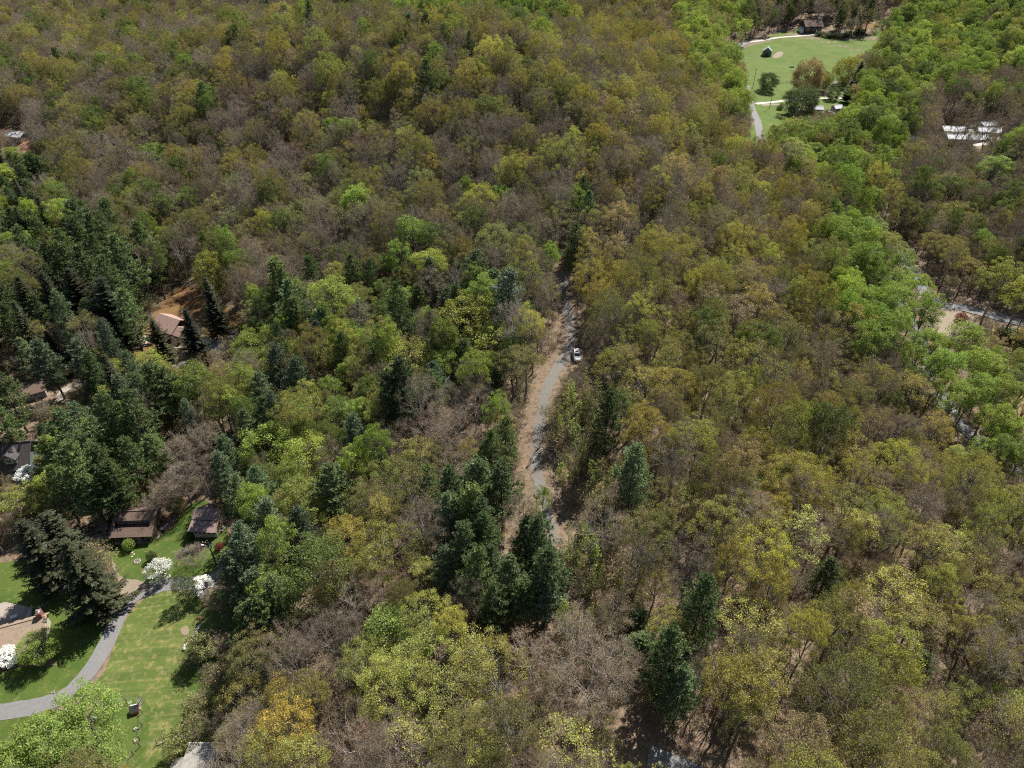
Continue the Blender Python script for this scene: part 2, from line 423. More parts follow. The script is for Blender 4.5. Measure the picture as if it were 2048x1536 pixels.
sheet('lawn', [(-20, 1442), (40, 1432), (110, 1430), (140, 1470), (60, 1530), (-20, 1540)], M['lush'], 'grass under the bright green trees in the bottom left corner', 'lawn', 0.05)
sheet('vegetable_garden', [(190, 1420), (275, 1402), (300, 1420), (290, 1500), (240, 1520), (195, 1490)], M['lush'], 'fenced plot of darker grass at the foot of the striped lawn', 'garden', 0.075, 1.6, True)
sheet('dirt_patch', [(362, 1259), (370, 1253), (378, 1256), (379, 1264), (372, 1271), (364, 1269)], M['dirt'], 'round bare patch at the right edge of the striped lawn', 'ground', 0.09, 0.6)
sheet('patio', [(-20, 1215), (8, 1205), (62, 1215), (64, 1240), (0, 1262), (-20, 1262)], M['concrete'], 'pale concrete patio behind the beige-roofed house', 'patio', 0.10, 1.6, False)
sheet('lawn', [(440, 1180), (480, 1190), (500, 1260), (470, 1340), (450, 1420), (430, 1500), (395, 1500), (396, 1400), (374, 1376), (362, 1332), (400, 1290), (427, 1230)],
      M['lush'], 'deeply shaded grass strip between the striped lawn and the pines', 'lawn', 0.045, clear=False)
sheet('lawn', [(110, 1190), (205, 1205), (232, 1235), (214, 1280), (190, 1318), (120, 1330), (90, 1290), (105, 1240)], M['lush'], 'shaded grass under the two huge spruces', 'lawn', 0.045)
strip('driveway', [(-60, 1432), (20, 1422), (90, 1408), (140, 1385), (185, 1335), (215, 1285), (236, 1235), (262, 1198), (300, 1180), (345, 1168), (400, 1165), (440, 1150), (470, 1110), (478, 1070)], 3.3, M['asphalt'],
      'grey paved drive curving round the striped lawn', 'driveway', 0.10, 3.0, 0.05)
sheet('gravel_spur', [(224, 1118), (232, 1135), (244, 1153), (285, 1164), (302, 1174), (262, 1196), (247, 1206), (238, 1172), (226, 1140)], M['dirt'], 'tan gravel spur off the drive beside the dark spruces', 'driveway', 0.125, 1.0)
# the ridge track and the road at the bottom
sheet('track_verge', [(1120, 585), (1150, 590), (1160, 660), (1170, 700), (1150, 740), (1112, 790), (1110, 850), (1130, 930), (1160, 1010), (1185, 1090), (1170, 1190), (1120, 1190), (1085, 1080), (1050, 980), (1045, 900), (1060, 810), (1090, 740), (1112, 690), (1118, 640)],
      M['litter'], 'strip of fallen leaves along both sides of the gravel track', 'ground', 0.05, 2.0, True, False)
strip('gravel_track', [(1122, 545), (1130, 590), (1138, 640), (1141, 690), (1122, 725), (1100, 765), (1084, 815), (1077, 865), (1072, 915), (1080, 980), (1098, 1050), (1112, 1085)], 2.7, M['gravel'],
      'grey gravel track running down the wooded ridge', 'track', 0.10, 2.6, 0.22)
strip('road', [(1296, 1516), (1335, 1528), (1385, 1550), (1460, 1600)], 3.6, M['asphalt'], 'short piece of grey road at the bottom edge of the wood', 'road', 0.10, 4.5, 0.1)
# upper left house clearing
sheet('pine_straw', [(300, 640), (330, 600), (370, 572), (420, 585), (450, 610), (485, 640), (470, 680), (420, 690), (370, 680), (330, 700), (280, 720), (255, 690)], M['needles'], 'rust brown pine straw round the rose-roofed house', 'ground', 0.06, 2.0)
strip('driveway', [(330, 742), (385, 725), (430, 705), (455, 682), (462, 660)], 4.2, M['asphalt'], 'shaded grey drive below the rose-roofed house', 'driveway', 0.12, 3.0, 0.05)
sheet('parking_pad', [(395, 690), (425, 678), (455, 668), (458, 690), (440, 712), (405, 712)], M['asphalt'], 'grey parking pad among the spruces right of the rose-roofed house', 'driveway', 0.14, 1.5)
sheet('terrace', [(262, 692), (285, 672), (298, 672), (296, 690), (270, 702)], M['concrete'], 'pale terrace left of the rose-roofed house', 'patio', 0.12, 1.5, False)
strip('footpath', [(118, 802), (128, 782), (150, 770), (170, 760)], 2.4, M['concrete'], 'pale path beside the low brown roof on the left', 'path', 0.1, 2.5, 0.1)
sheet('yard', [(-10, 740), (20, 735), (45, 760), (110, 790), (75, 850), (90, 880), (40, 885), (-10, 870)], M['litter'], 'rusty bare yard above the dark-roofed green house', 'ground', 0.06, 1.6)
sheet('clay_bank', [(-10, 262), (35, 258), (70, 268), (78, 300), (40, 316), (-10, 310)], M['clay'], 'red clay bank round the far house at the left edge', 'ground', 0.06, 3.0)
# right hand valley
strip('valley_road', [(1450, 130), (1470, 100), (1487, 88), (1500, 84)], 5.5, M['asphalt'], 'pale road end left of the green-roofed barn', 'road', 0.14, 4.5, 0.1)
strip('valley_road', [(1492, 172), (1502, 212), (1514, 240), (1522, 275), (1545, 310), (1600, 350), (1655, 388), (1720, 455), (1770, 540), (1830, 660), (1880, 790), (1950, 878), (2040, 945), (2120, 1000)], 4.1, M['asphalt'],
      'grey valley road that runs down behind the bright poplars', 'road', 0.14, 4.2, 0.1)
strip('side_road', [(1800, 500), (1835, 560), (1868, 603), (1940, 620), (2060, 650), (2120, 660)], 4.2, M['asphalt'], 'grey side road passing under the tall yellow-green trees at the right edge', 'road', 0.17, 4.5, 0.1)
sheet('dirt_verge', [(1862, 608), (1895, 612), (1960, 640), (1945, 660), (1900, 690), (1870, 690), (1850, 640)], M['dirt'], 'tan dirt verge below the side road junction', 'ground', 0.07, 1.6)
sheet('meadow_edge', [(1980, 660), (2060, 690), (2100, 900), (2040, 860), (2000, 760)], M['drygrass'], 'dry grass field at the right edge behind the poplars', 'grass field', 0.06, 2.0)
sheet('meadow', [(1478, 105), (1500, 92), (1560, 78), (1640, 72), (1700, 80), (1770, 58), (1760, 95), (1720, 115), (1712, 150), (1690, 172), (1640, 176), (1580, 178), (1520, 176), (1492, 160), (1486, 130)], M['meadow'], 'open green meadow around the green-roofed barn', 'meadow', 0.06, 3.0)
sheet('meadow', [(1494, 166), (1580, 168), (1680, 162), (1712, 190), (1690, 226), (1620, 236), (1580, 252), (1560, 285), (1535, 290), (1520, 245), (1502, 205)], M['meadow'], 'lower green field beside the road junction', 'meadow', 0.08, 3.0)
sheet('meadow', [(1535, 75), (1560, 65), (1605, 55), (1610, 66), (1580, 74), (1545, 80)], M['meadow'], 'small green slope left of the dark brown hilltop house', 'meadow', 0.06, 3.0)
sheet('dirt_patch', [(1546, 112), (1556, 104), (1566, 105), (1562, 113), (1550, 117)], M['dirt'], 'bare tan patch beside the green-roofed barn', 'ground', 0.09, 1.5)
sheet('verge', [(1495, 262), (1512, 250), (1512, 290), (1500, 300), (1478, 285)], M['meadow'], 'grass verge left of the valley road bend', 'verge', 0.06, 3.0)
strip('lane', [(1500, 84), (1540, 78), (1600, 72), (1640, 68)], 3.2, M['white_path'], 'pale lane climbing to the dark brown hilltop house', 'driveway', 0.12, 3.0, 0.1)
strip('lane', [(1512, 208), (1540, 205), (1580, 200), (1640, 197), (1700, 196)], 3.0, M['white_path'], 'pale lane branching right from the valley road', 'driveway', 0.12, 3.0, 0.1)
strip('lane', [(1524, 211), (1550, 209), (1575, 214), (1620, 222), (1680, 226)], 3.0, M['dirt'], 'tan lane to the white sheds by the junction', 'driveway', 0.11, 3.0, 0.1)
strip('footpath', [(1648, 193), (1652, 178), (1660, 168), (1690, 162)], 4.0, M['gravel'], 'grey curved path rising from the pale lane', 'path', 0.16, 3.0, 0.1)
sheet('gravel_yard', [(1860, 255), (1880, 262), (1900, 290), (1985, 288), (2005, 268), (1975, 250), (1930, 252)], M['white_path'], 'pale gravel yard between the white-roofed sheds', 'ground', 0.08, 3.0)
sheet('hill_lane', [(1690, 60), (1720, 42), (1790, 40), (1760, 55)], M['needles'], 'dry straw bank behind the dark hedge', 'ground', 0.06, 3.0)

# ------------------------------------------------------------------ buildings
BUILT = []                                     # footprints kept free of trees
def place(px, py, rad=6.0):
    x, y = ground_at(px, py); BUILT.append((x, y, rad)); return x, y, tz(x, y)
def window(par, x, y, z, w, h, face='y', frame=M['white_paint'], bars=True):
    """a framed window lying on a wall; face 'y' looks towards -y, 'x' towards +x, 'X' towards -x"""
    f = MB(); t = 0.12
    def bx(mb, a, b, sa, sb, dep, off):
        if face == 'y': mb.box(x + a, y - off, z + b, sa, dep, sb)
        else: mb.box(x + (off if face == 'x' else -off), y + a, z + b, dep, sa, sb)
    for a, b, sa, sb in ((0, h / 2, w + t, t), (0, -h / 2, w + t, t), (-w / 2, 0, t, h - t), (w / 2, 0, t, h - t)): bx(f, a, b, sa, sb, 0.14, 0.03)
    if bars: bx(f, 0, 0, 0.07, h - t, 0.10, 0.03)
    o = f.build('window', frame, par)
    p = MB(); bx(p, 0, 0, w - t, h - t, 0.05, 0.012); p.build('pane', M['glass'], o)
    return o
def gable(name, label, px, py, rz, Lx, Wy, wall_h, rise, roof, wall, over=0.5, cat='house', wins=(), door=None, rad=None, chimney=None, drop=0.6):
    x, y, z = place(px, py, rad or max(Lx, Wy) * 0.62)
    t = empty(name, (x, y, z), rz, label, cat)
    MB().prism([(-Wy / 2, -drop), (-Wy / 2, wall_h), (0, wall_h + rise), (Wy / 2, wall_h), (Wy / 2, -drop)], -Lx / 2, Lx / 2)
    b = MB(); k = [(-Lx / 2, -Wy / 2), (Lx / 2, -Wy / 2), (Lx / 2, Wy / 2), (-Lx / 2, Wy / 2)]
    vs = [(a, c, -drop) for a, c in k] + [(a, c, wall_h) for a, c in k] + [(-Lx / 2, 0, wall_h + rise), (Lx / 2, 0, wall_h + rise)]
    b.add(vs, [(3, 2, 1, 0), (0, 1, 5, 4), (2, 3, 7, 6), (1, 2, 6, 9, 5), (3, 0, 4, 8, 7), (4, 5, 9, 8), (7, 8, 9, 6)])
    b.build('wall', wall, t)
    rf = MB(); s = rise / (Wy / 2); a, w = Lx / 2 + over, Wy / 2 + over; th = 0.18
    e = 0.03 + th * math.sqrt(1 + s * s)
    for sg in (-1, 1):
        rf.slab([(-a, 0, wall_h + rise + e), (a, 0, wall_h + rise + e), (a, sg * w, wall_h - over * s + e), (-a, sg * w, wall_h - over * s + e)], th)
    rf = rf.build('roof', roof, t)
    MB().box(0, 0, wall_h + rise + e + 0.03, 2 * a, 0.35, 0.10).build('ridge_cap', roof, rf)
    if chimney:
        cx_, cy_, ch = chimney
        c = MB().box(cx_, cy_, wall_h + rise * 0.5 + ch / 2, 0.9, 0.7, rise + ch).build('chimney', M['brick'], rf)
    for wv in wins: window(t, *wv)
    if door:
        dx, dy, face = door
        d = MB().box(dx, dy, 1.0, *((0.95, 0.12, 2.0) if face == 'y' else (0.12, 0.95, 2.0))).build('door', M['white_paint'], t)
        MB().box(dx + (0.3 if face == 'y' else (0.08 if face == 'x' else -0.08)), dy - (0.08 if face == 'y' else 0), 1.0, 0.06, 0.06, 0.12).build('handle', M['steel'], d)
    return t

# long brown cabin with the sunken band of windows in its roof
x, y, z = place(280, 1061, 6.0)
cab = empty('log_cabin', (x, y, z), R(2.5), 'long brown-roofed cabin with a dark sunken window band across its roof', 'house')
LX, DY, EH, RH = 8.5, 6.8, 2.7, 4.8            # length, depth, eave and ridge heights
b = MB()
hx = LX / 2
vs = [(-hx, -DY / 2, -.6), (hx, -DY / 2, -.6), (hx, DY / 2, -.6), (-hx, DY / 2, -.6), (-hx, -DY / 2, EH - .1), (hx, -DY / 2, EH - .1), (hx, DY / 2, EH + .8), (-hx, DY / 2, EH + .8), (-hx, 1.6, RH - .25), (hx, 1.6, RH - .25)]
b.add(vs, [(3, 2, 1, 0), (0, 1, 5, 4), (2, 3, 7, 6), (1, 2, 6, 9, 5), (3, 0, 4, 8, 7)])
b.build('wall', M['wood_dark'], cab)
def rp(x, t): return (x, -DY / 2 - .7 + t * (1.6 + DY / 2 + .7), EH - .25 + t * (RH - EH + .25))   # t runs from the front eave to the ridge
rf = MB(); A = hx + .45
for x0, x1, t0, t1 in ((-A, A, 0, .36), (-A, A, .62, 1), (-A, -A + .75, .36, .62), (A - 1.0, A, .36, .62)):
    rf.slab([rp(x0, t0), rp(x1, t0), rp(x1, t1), rp(x0, t1)], .16)
rf.slab([(-A, 1.6, RH), (A, 1.6, RH), (A, DY / 2 + .6, EH + .55), (-A, DY / 2 + .6, EH + .55)], .16)
rf = rf.build('roof', M['roof_brown'], cab)
MB().box(0, 1.6, RH + .03, 2 * A, .35, .1).build('ridge_cap', M['roof_brown'], rf)
p0, p1 = rp(0, .36), rp(0, .62)
MB().box(-.12, p1[1] + .05, p0[2] + (p1[2] - p0[2]) / 2 - .55, 2 * A - 1.8, .1, p1[2] - p0[2] + .8).build('clerestory_wall', M['wood_dark'], cab)
MB().box(-.12, (p0[1] + p1[1]) / 2, p0[2] - .72, 2 * A - 1.8, p1[1] - p0[1] - .12, .1).build('balcony_floor', M['wood_dark'], cab)
for k in range(4): window(cab, -2.9 + k * 1.9, p1[1], p1[2] - .55, 1.3, .6, 'y', M['wood_grey'], False)
for k in range(6): MB().box(-hx + .1 + k * (LX - .2) / 5, -DY / 2 - .55, 1.0, .16, .16, 2.7).build('post', M['wood_dark'], cab)
MB().box(0, -DY / 2 - .33, .25, LX, .6, .14).build('porch_floor', M['wood_grey'], cab)
for k in range(3): window(cab, -3 + k * 2.6, -DY / 2, 1.45, 1.2, 1.1, 'y', M['wood_grey'])
MB().box(1.2, -DY / 2 - .04, 1.25, .95, .1, 2.0).build('door', M['wood_tan'], cab)
MB().tube((-1.0, 2.6, EH), (-1.0, 2.6, RH + .6), .09, .09).build('vent_pipe', M['steel'], rf)
# walkway to the cabin
x, y = ground_at(203, 1083); BUILT.append((x, y, 3))
t = empty('walkway', (x, y, tz(x, y)), R(24), 'grey board walkway with rails leading to the long brown cabin', 'walkway')
for k in range(9): MB().box(-2.2 + k * .55, 0, .62, .5, 1.5, .07).build('plank', M['wood_grey'], t)
for sy in (-.8, .8):
    MB().box(0, sy, 1.45, 5.0, .1, .08).build('rail', M['wood_grey'], t)
    MB().box(0, sy, 1.05, 5.0, .07, .07).build('rail', M['wood_grey'], t)
    for k in range(5): MB().box(-2.3 + k * 1.15, sy, .75, .12, .12, 1.5).build('post', M['wood_grey'], t)
x, y = ground_at(214, 1062); BUILT.append((x, y, 3))
t = empty('garden_shed', (x, y, tz(x, y)), R(8), 'low shaded shed with hipped grey roof left of the long brown cabin', 'shed')
MB().box(0, 0, .8, 2.4, 2.2, 2.0).build('wall', M['wood_dark'], t)
MB().add([(-1.6, -1.5, 1.8), (1.6, -1.5, 1.8), (1.6, 1.5, 1.8), (-1.6, 1.5, 1.8), (-.6, .5, 3.0), (.6, .5, 3.0)], [(3, 2, 1, 0), (0, 1, 5, 4), (1, 2, 5), (2, 3, 4, 5), (3, 0, 4)]).build('roof', M['roof_brown'], t)
MB().box(0, -1.13, .9, .8, .06, 1.7).build('door', M['wood_grey'], t)
x, y = ground_at(190, 1082)
t = empty('stone_slab', (x, y, tz(x, y)), R(20), 'pale paved landing at the left end of the board walkway', 'paving')
for i in range(3):
    for j in range(2): MB().box(-1 + i * 1.05, -.5 + j * 1.05, .1, 1.0, 1.0, .2).build('paver', M['concrete'], t)
x, y = ground_at(237, 1030)
t = empty('satellite_dish', (x, y, tz(x, y)), R(200), 'small white dish on a mast behind the long brown cabin', 'dish')
MB().tube((0, 0, 0), (0, 0, 2.6), .05, .05).build('mast', M['steel'], t)
MB().tube((0, 0, 2.6), (0, .16, 2.75), .12, .5, 14).build('reflector', M['white_paint'], t)
x, y = ground_at(326, 1064)
t = empty('rain_barrel', (x, y, tz(x, y)), 0, 'dark barrel on the grass right of the long brown cabin', 'barrel')
MB().tube((0, 0, 0), (0, 0, .5), .33, .4, 14).tube((0, 0, .5), (0, 0, 1.0), .4, .33, 14).build('body', M['black'], t)
MB().tube((0, 0, 1.0), (0, 0, 1.06), .36, .36, 14).build('lid', M['steel'], t)
P = [ground_at(*q) for q in ((334, 1050), (328, 1056), (324, 1063), (320, 1070), (316, 1077))]
t = empty('stone_edging', (*P[2], tz(*P[2])), 0, 'curved edging of pale stones beside the right gable of the long brown cabin', 'edging')
for k, q in enumerate(rounded(P, 3, False)):
    MB().rock((q[0] - P[2][0], q[1] - P[2][1], .15), .75, .6, .5, k).build('stone', M['stone'], t)
x, y = ground_at(275, 1123)
t = empty('fire_pit', (x, y, tz(x, y)), 0, 'round ring of stones on the lawn in front of the long brown cabin', 'fire pit')
MB().tube((0, 0, .06), (0, 0, .09), .55, .55, 14).build('ash_bed', M['log'], t)
for k in range(10):
    a = k * .628; MB().rock((math.cos(a) * .62, math.sin(a) * .55, .12), .36, .36, .3, k).build('stone', M['stone'], t)
for k, q in enumerate(((265, 1105), (268, 1109), (264, 1113))):
    x, y = ground_at(*q)
    o = MB().rock((0, 0, .06), .55, .5, .2, k + 30).build('stepping_stone', M['stone']); o.location = (x, y, tz(x, y))
    tag(o, ('stepping stone nearest the clipped round bush', 'middle stepping stone between round bush and fire ring', 'stepping stone closest to the fire ring')[k], 'stone', 'stepping stones on the cabin lawn')
for k, q in enumerate(((322, 1032), (326, 1036), (330, 1042))):
    x, y = ground_at(*q)
    o = MB().box(0, 0, .4, 1.0, .6, .8, .4).build('planter_box', M['brick']); o.location = (x, y, tz(x, y))
    tag(o, ('rusty planter box highest on the bank right of the brown cabin', 'middle rusty planter box on the bank right of the brown cabin', 'lowest rusty planter box by the pale stone edging')[k], 'planter')

# the smaller cabin with the pinkish metal roof
x, y, z = place(420, 1062, 5.0)
bun = empty('porch_cottage', (x, y, z), R(-4), 'small cream cottage under a stepped pinkish brown metal roof', 'house')
MB().box(0, .8, 1.25, 5.2, 5.2, 3.7).box(0, 1.75, 3.44, 5.0, 3.2, .7).build('wall', M['cream'], bun)
rf = MB()
rf.slab([(-3.1, -2.9, 2.9), (3.1, -2.9, 2.9), (3.0, -.4, 3.75), (-3.0, -.4, 3.75)], .14)
rf.slab([(-3.0, -.3, 3.9), (3.0, -.3, 3.9), (3.0, 1.6, 5.0), (-3.0, 1.6, 5.0)], .14)
rf.slab([(-3.0, 1.6, 5.0), (3.0, 1.6, 5.0), (2.2, 4.0, 4.6), (-.8, 4.0, 4.6)], .14)
rf = rf.build('roof', M['roof_pink'], bun)
for k in range(13):
    xx = -2.95 + k * .49
    s = MB()
    s.slab([(xx, -2.9, 2.97), (xx + .06, -2.9, 2.97), (xx + .06, -.4, 3.82), (xx, -.4, 3.82)], .08)
    s.slab([(xx, -.3, 3.97), (xx + .06, -.3, 3.97), (xx + .06, 1.6, 5.07), (xx, 1.6, 5.07)], .08)
    s.build('seam', M['roof_pink'], rf)
MB().box(0, -1.83, 1.0, 5.2, .1, 2.0).build('porch_wall', M['cream'], bun)
for k in range(5): window(bun, -2.0 + k, -1.9, 1.85, .8, 1.3, 'y', M['cream'], False)
MB().box(2.9, .5, .6, .8, 1.8, .12).build('step', M['wood_grey'], bun)
MB().box(2.64, .5, 1.6, .1, .95, 2.0).build('door', M['wood_tan'], bun)

# beige roofed house on the lower left
x, y, z = place(30, 1290, 7.0)
bh = empty('bungalow', (x, y, z), R(20), 'beige-shingled bungalow cut by the left edge with a brick chimney', 'house')
MB().prism([(-4.0, -.6), (-4.0, 2.5), (0, 4.0), (4.0, 2.5), (4.0, -.6)], -8, 6)
b = MB(); b.add([(-12, -4, -.6), (6, -4, -.6), (6, 3, -.6), (-12, 3, -.6), (-12, -4, 2.4), (6, -4, 2.4), (6, 3, 2.4), (-12, 3, 2.4), (-12, 1.6, 3.9), (6, 1.6, 3.9)],
                [(3, 2, 1, 0), (0, 1, 5, 4), (2, 3, 7, 6), (1, 2, 6, 9, 5), (3, 0, 4, 8, 7)])
b.build('wall', M['cream'], bh)
rf = MB()
rf.slab([(-12.4, -4.7, 2.3), (6.5, -4.7, 2.3), (6.5, 1.6, 4.15), (-12.4, 1.6, 4.15)], .18)
rf.slab([(-12.4, 1.6, 4.15), (6.5, 1.6, 4.15), (6.5, 3.6, 2.7), (-12.4, 3.6, 2.7)], .18)
rf = rf.build('roof', M['roof_beige'], bh)
MB().box(-3, 1.6, 4.2, 18.8, .4, .1).build('ridge_cap', M['roof_beige'], rf)
ch = MB().box(5.6, 1.9, 4.1, .9, 1.3, 2.6).build('chimney', M['brick'], rf)
MB().box(5.6, 1.9, 5.46, .7, .8, .12).tube((5.6, 1.9, 5.5), (5.6, 1.9, 5.95), .2, .2, 10).build('chimney_cap', M['steel'], ch)
MB().slab([(6.5, -4.7, 2.33), (6.7, -4.7, 2.33), (6.7, 1.6, 4.18), (6.5, 1.6, 4.18)], .24).build('barge_board', M['wood_tan'], rf)
for k in range(3): window(bh, -3 + k * 3.2, -4, 1.3, 1.4, 1.1, 'y')
x, y = ground_at(30, 1238)
t = empty('garden_table', (x, y, tz(x, y) + .1), R(25), 'small white table on the concrete patio', 'table')
MB().box(0, 0, .72, 1.2, .75, .06).build('tabletop', M['white_paint'], t)
for sx in (-.5, .5):
    for sy in (-.28, .28): MB().box(sx, sy, .345, .07, .07, .69).build('leg', M['white_paint'], t)
x, y = ground_at(62, 1228)
t = empty('patio_rail', (x, y, tz(x, y) + .05), R(98), 'white metal railing at the right end of the patio', 'railing')
for zz in (.5, .95): MB().box(0, 0, zz, 2.8, .06, .06).build('rail', M['white_paint'], t)
for k in range(4): MB().box(-1.35 + k * .9, 0, .5, .07, .07, 1.0).build('post', M['white_paint'], t)

# grey roof at the bottom edge
x, y, z = place(398, 1548, 4.5)
t = empty('outbuilding', (x, y, z), R(0), 'flat pale grey roof at the bottom edge beside the striped lawn', 'building')
MB().box(.6, 0, 1.3, 4.4, 6.4, 3.4).build('wall', M['cream'], t)
rf = MB().slab([(-1.9, -3.6, 3.2), (3.1, -3.6, 3.2), (3.1, 3.3, 3.5), (-1.9, 3.3, 3.5)], .16).build('roof', M['roof_grey'], t)
MB().box(.6, 3.35, 3.44, 5.0, .12, .2).build('fascia', M['white_paint'], rf)
MB().slab([(-4.2, -3.4, 2.0), (-2.0, -3.4, 2.8), (-2.0, 1.5, 2.8), (-4.2, 1.5, 2.0)], .12).build('lean_to_roof', M['roof_grey'], t)
for k in range(3): MB().box(-4.0, -3 + k * 2.1, .6, .12, .12, 2.7).build('post', M['white_paint'], t)

# green house with the dormers
x, y, z = place(22, 930, 8.0)
gh = empty('dormer_house', (x, y, z), R(6), 'sage green house with dark shingle roof and two dormers at the left edge', 'house')
b = MB(); b.add([(-12, -4.4, -1), (6.4, -4.4, -1), (6.4, 4.4, -1), (-12, 4.4, -1), (-12, -4.4, 3.2), (6.4, -4.4, 3.2), (6.4, 4.4, 3.2), (-12, 4.4, 3.2), (-12, 0, 7.2), (6.4, 0, 7.2)],
                [(3, 2, 1, 0), (0, 1, 5, 4), (2, 3, 7, 6), (1, 2, 6, 9, 5), (3, 0, 4, 8, 7)])
b.build('wall', M['green_siding'], gh)
rf = MB()
rf.slab([(-12.5, -5.1, 2.75), (7.5, -5.1, 2.75), (7.5, 0, 7.4), (-12.5, 0, 7.4)], .18)
rf.slab([(-12.5, 0, 7.4), (7.5, 0, 7.4), (7.5, 5.1, 2.75), (-12.5, 5.1, 2.75)], .18)
rf = rf.build('roof', M['roof_dark'], gh)
MB().box(-2.5, 0, 7.44, 20, .35, .1).build('ridge_cap', M['roof_dark'], rf)
for xo in (3.2, -3.6):
    d = MB(); d.add([(xo - 1.5, -4.0, 3.4), (xo + 1.5, -4.0, 3.4), (xo + 1.5, -.6, 5.6), (xo - 1.5, -.6, 5.6), (xo - 1.5, -4.0, 5.5), (xo + 1.5, -4.0, 5.5), (xo + 1.5, -.6, 5.7), (xo - 1.5, -.6, 5.7), (xo, -4.0, 6.8), (xo, -.4, 6.8)],
                    [(0, 1, 5, 8, 4), (1, 2, 6, 5), (3, 0, 4, 7), (3, 2, 1, 0)])
    d = d.build('dormer', M['green_siding'], gh)
    window(gh, xo, -4.03, 4.75, 1.3, 1.2, 'y')
    dr = MB()
    for sg in (-1, 1): dr.slab([(xo, -4.5, 7.0), (xo, -.2, 7.0), (xo + sg * 1.95, -1.6, 5.3), (xo + sg * 1.95, -4.5, 5.3)], .14)
    dr.build('dormer_roof', M['roof_dark'], d)
for k in range(4): window(gh, -7.5 + k * 3.6, -4.4, 1.4, 1.3, 1.3, 'y')
ch = MB().box(1.6, 3.0, 6.2, 1.1, .9, 4.6).build('chimney', M['brick'], rf)
MB().box(1.6, 3.0, 8.6, 1.3, 1.1, .15).build('chimney_cap', M['stone'], ch)
x, y = ground_at(88, 905); BUILT.append((x, y, 3))
t = empty('garden_arbor', (x, y, tz(x, y)), R(5), 'orange-brown timber arbor behind the dark-roofed green house', 'arbor')
for sx in (-1.6, 1.6):
    for sy in (-.6, .6): MB().box(sx, sy, 1.2, .15, .15, 2.4).build('post', M['wood_tan'], t)
for k in range(7): MB().box(-1.8 + k * .6, 0, 2.5, .1, 1.8, .14).build('rafter', M['wood_tan'], t)
for sy in (-.6, .6): MB().box(0, sy, 2.36, 3.9, .12, .14).build('beam', M['wood_tan'], t)
for k, (q, mt, lb) in enumerate((((22, 957), 'white_paint', 'white garden chair in front of the dark-roofed green house'), ((53, 878), 'brick', 'red slatted garden chair above the green house roof'))):
    x, y = ground_at(*q)
    t = empty('garden_chair', (x, y, tz(x, y)), R(40 - 60 * k), lb, 'chair')
    MB().box(0, 0, .45, .6, .6, .06).build('seat', M[mt], t)
    MB().box(0, .3, .85, .6, .06, .8).build('backrest', M[mt], t)
    for sx in (-.26, .26):
        for sy in (-.26, .26): MB().box(sx, sy, .21, .07, .07, .42).build('leg', M[mt], t)
gable('low_house', 'low grey-brown roof half hidden by pines above the green house', 58, 792, R(30), 9, 6, 2.4, 1.3, M['roof_brown'], M['wood_grey'], wins=((-2, -3.0, 1.4, 1.2, 1.0, 'y'), (2, -3.0, 1.4, 1.2, 1.0, 'y')))
# rose roofed house
x, y, z = place(348, 668, 6.5)
rh = empty('hipped_house', (x, y, z), R(-27), 'red-walled house with a rose-coloured roof between dark spruces', 'house')
MB().box(0, 0, 1.6, 8.0, 7.0, 4.4).build('wall', M['red_siding'], rh)
MB().box(5.2, -1.2, 1.4, 3.4, 4.4, 3.8).build('side_wing', M['cream'], rh)
rf = MB()
rf.slab([(-4.7, -4.1, 3.5), (4.7, -4.1, 3.5), (4.7, .3, 6.3), (-4.7, .3, 6.3)], .18)
rf.slab([(-4.7, .3, 6.3), (4.7, .3, 6.3), (4.7, 4.2, 3.8), (-4.7, 4.2, 3.8)], .18)
rf.slab([(4.3, -3.8, 3.2), (7.4, -3.8, 3.2), (7.4, -1.2, 4.9), (2.6, -1.2, 4.9)], .18)
rf.slab([(2.6, -1.2, 4.9), (7.4, -1.2, 4.9), (7.4, 1.3, 3.3), (4.3, 1.3, 3.3)], .18)
rf.build('roof', M['roof_rose'], rh)
window(rh, -2, -3.5, 1.5, 1.3, 1.2); window(rh, 2, -3.5, 1.5, 1.3, 1.2); window(rh, -4.0, 0, 1.5, 1.3, 1.2, 'X')
MB().box(0, -3.54, 1.0, .95, .1, 2.0).build('door', M['white_paint'], rh)
x, y = ground_at(412, 683)
t = empty('retaining_wall', (x, y, tz(x, y)), R(4), 'pale low wall at the back of the shaded parking pad', 'wall')
for k in range(7):
    for j in range(2): MB().box(-2.7 + k * .9 + .2 * j, 0, .25 + .4 * j, .86, .5, .38).build('block', M['concrete'], t)
x, y = ground_at(360, 699)
t = empty('garden_wall', (x, y, tz(x, y)), R(2), 'short pale block wall below the rose-roofed house', 'wall')
for k in range(5): MB().box(-1.8 + k * .9, 0, .35, .86, .45, .7).build('block', M['concrete'], t)
gable('far_house', 'far house with pale roof on the red clay bank at left', 38, 280, R(-15), 9, 6, 2.6, 1.4, M['roof_white'], M['wood_grey'], wins=((-2, -3.0, 1.4, 1.3, 1.1, 'y'), (2, -3.0, 1.4, 1.3, 1.1, 'y')))
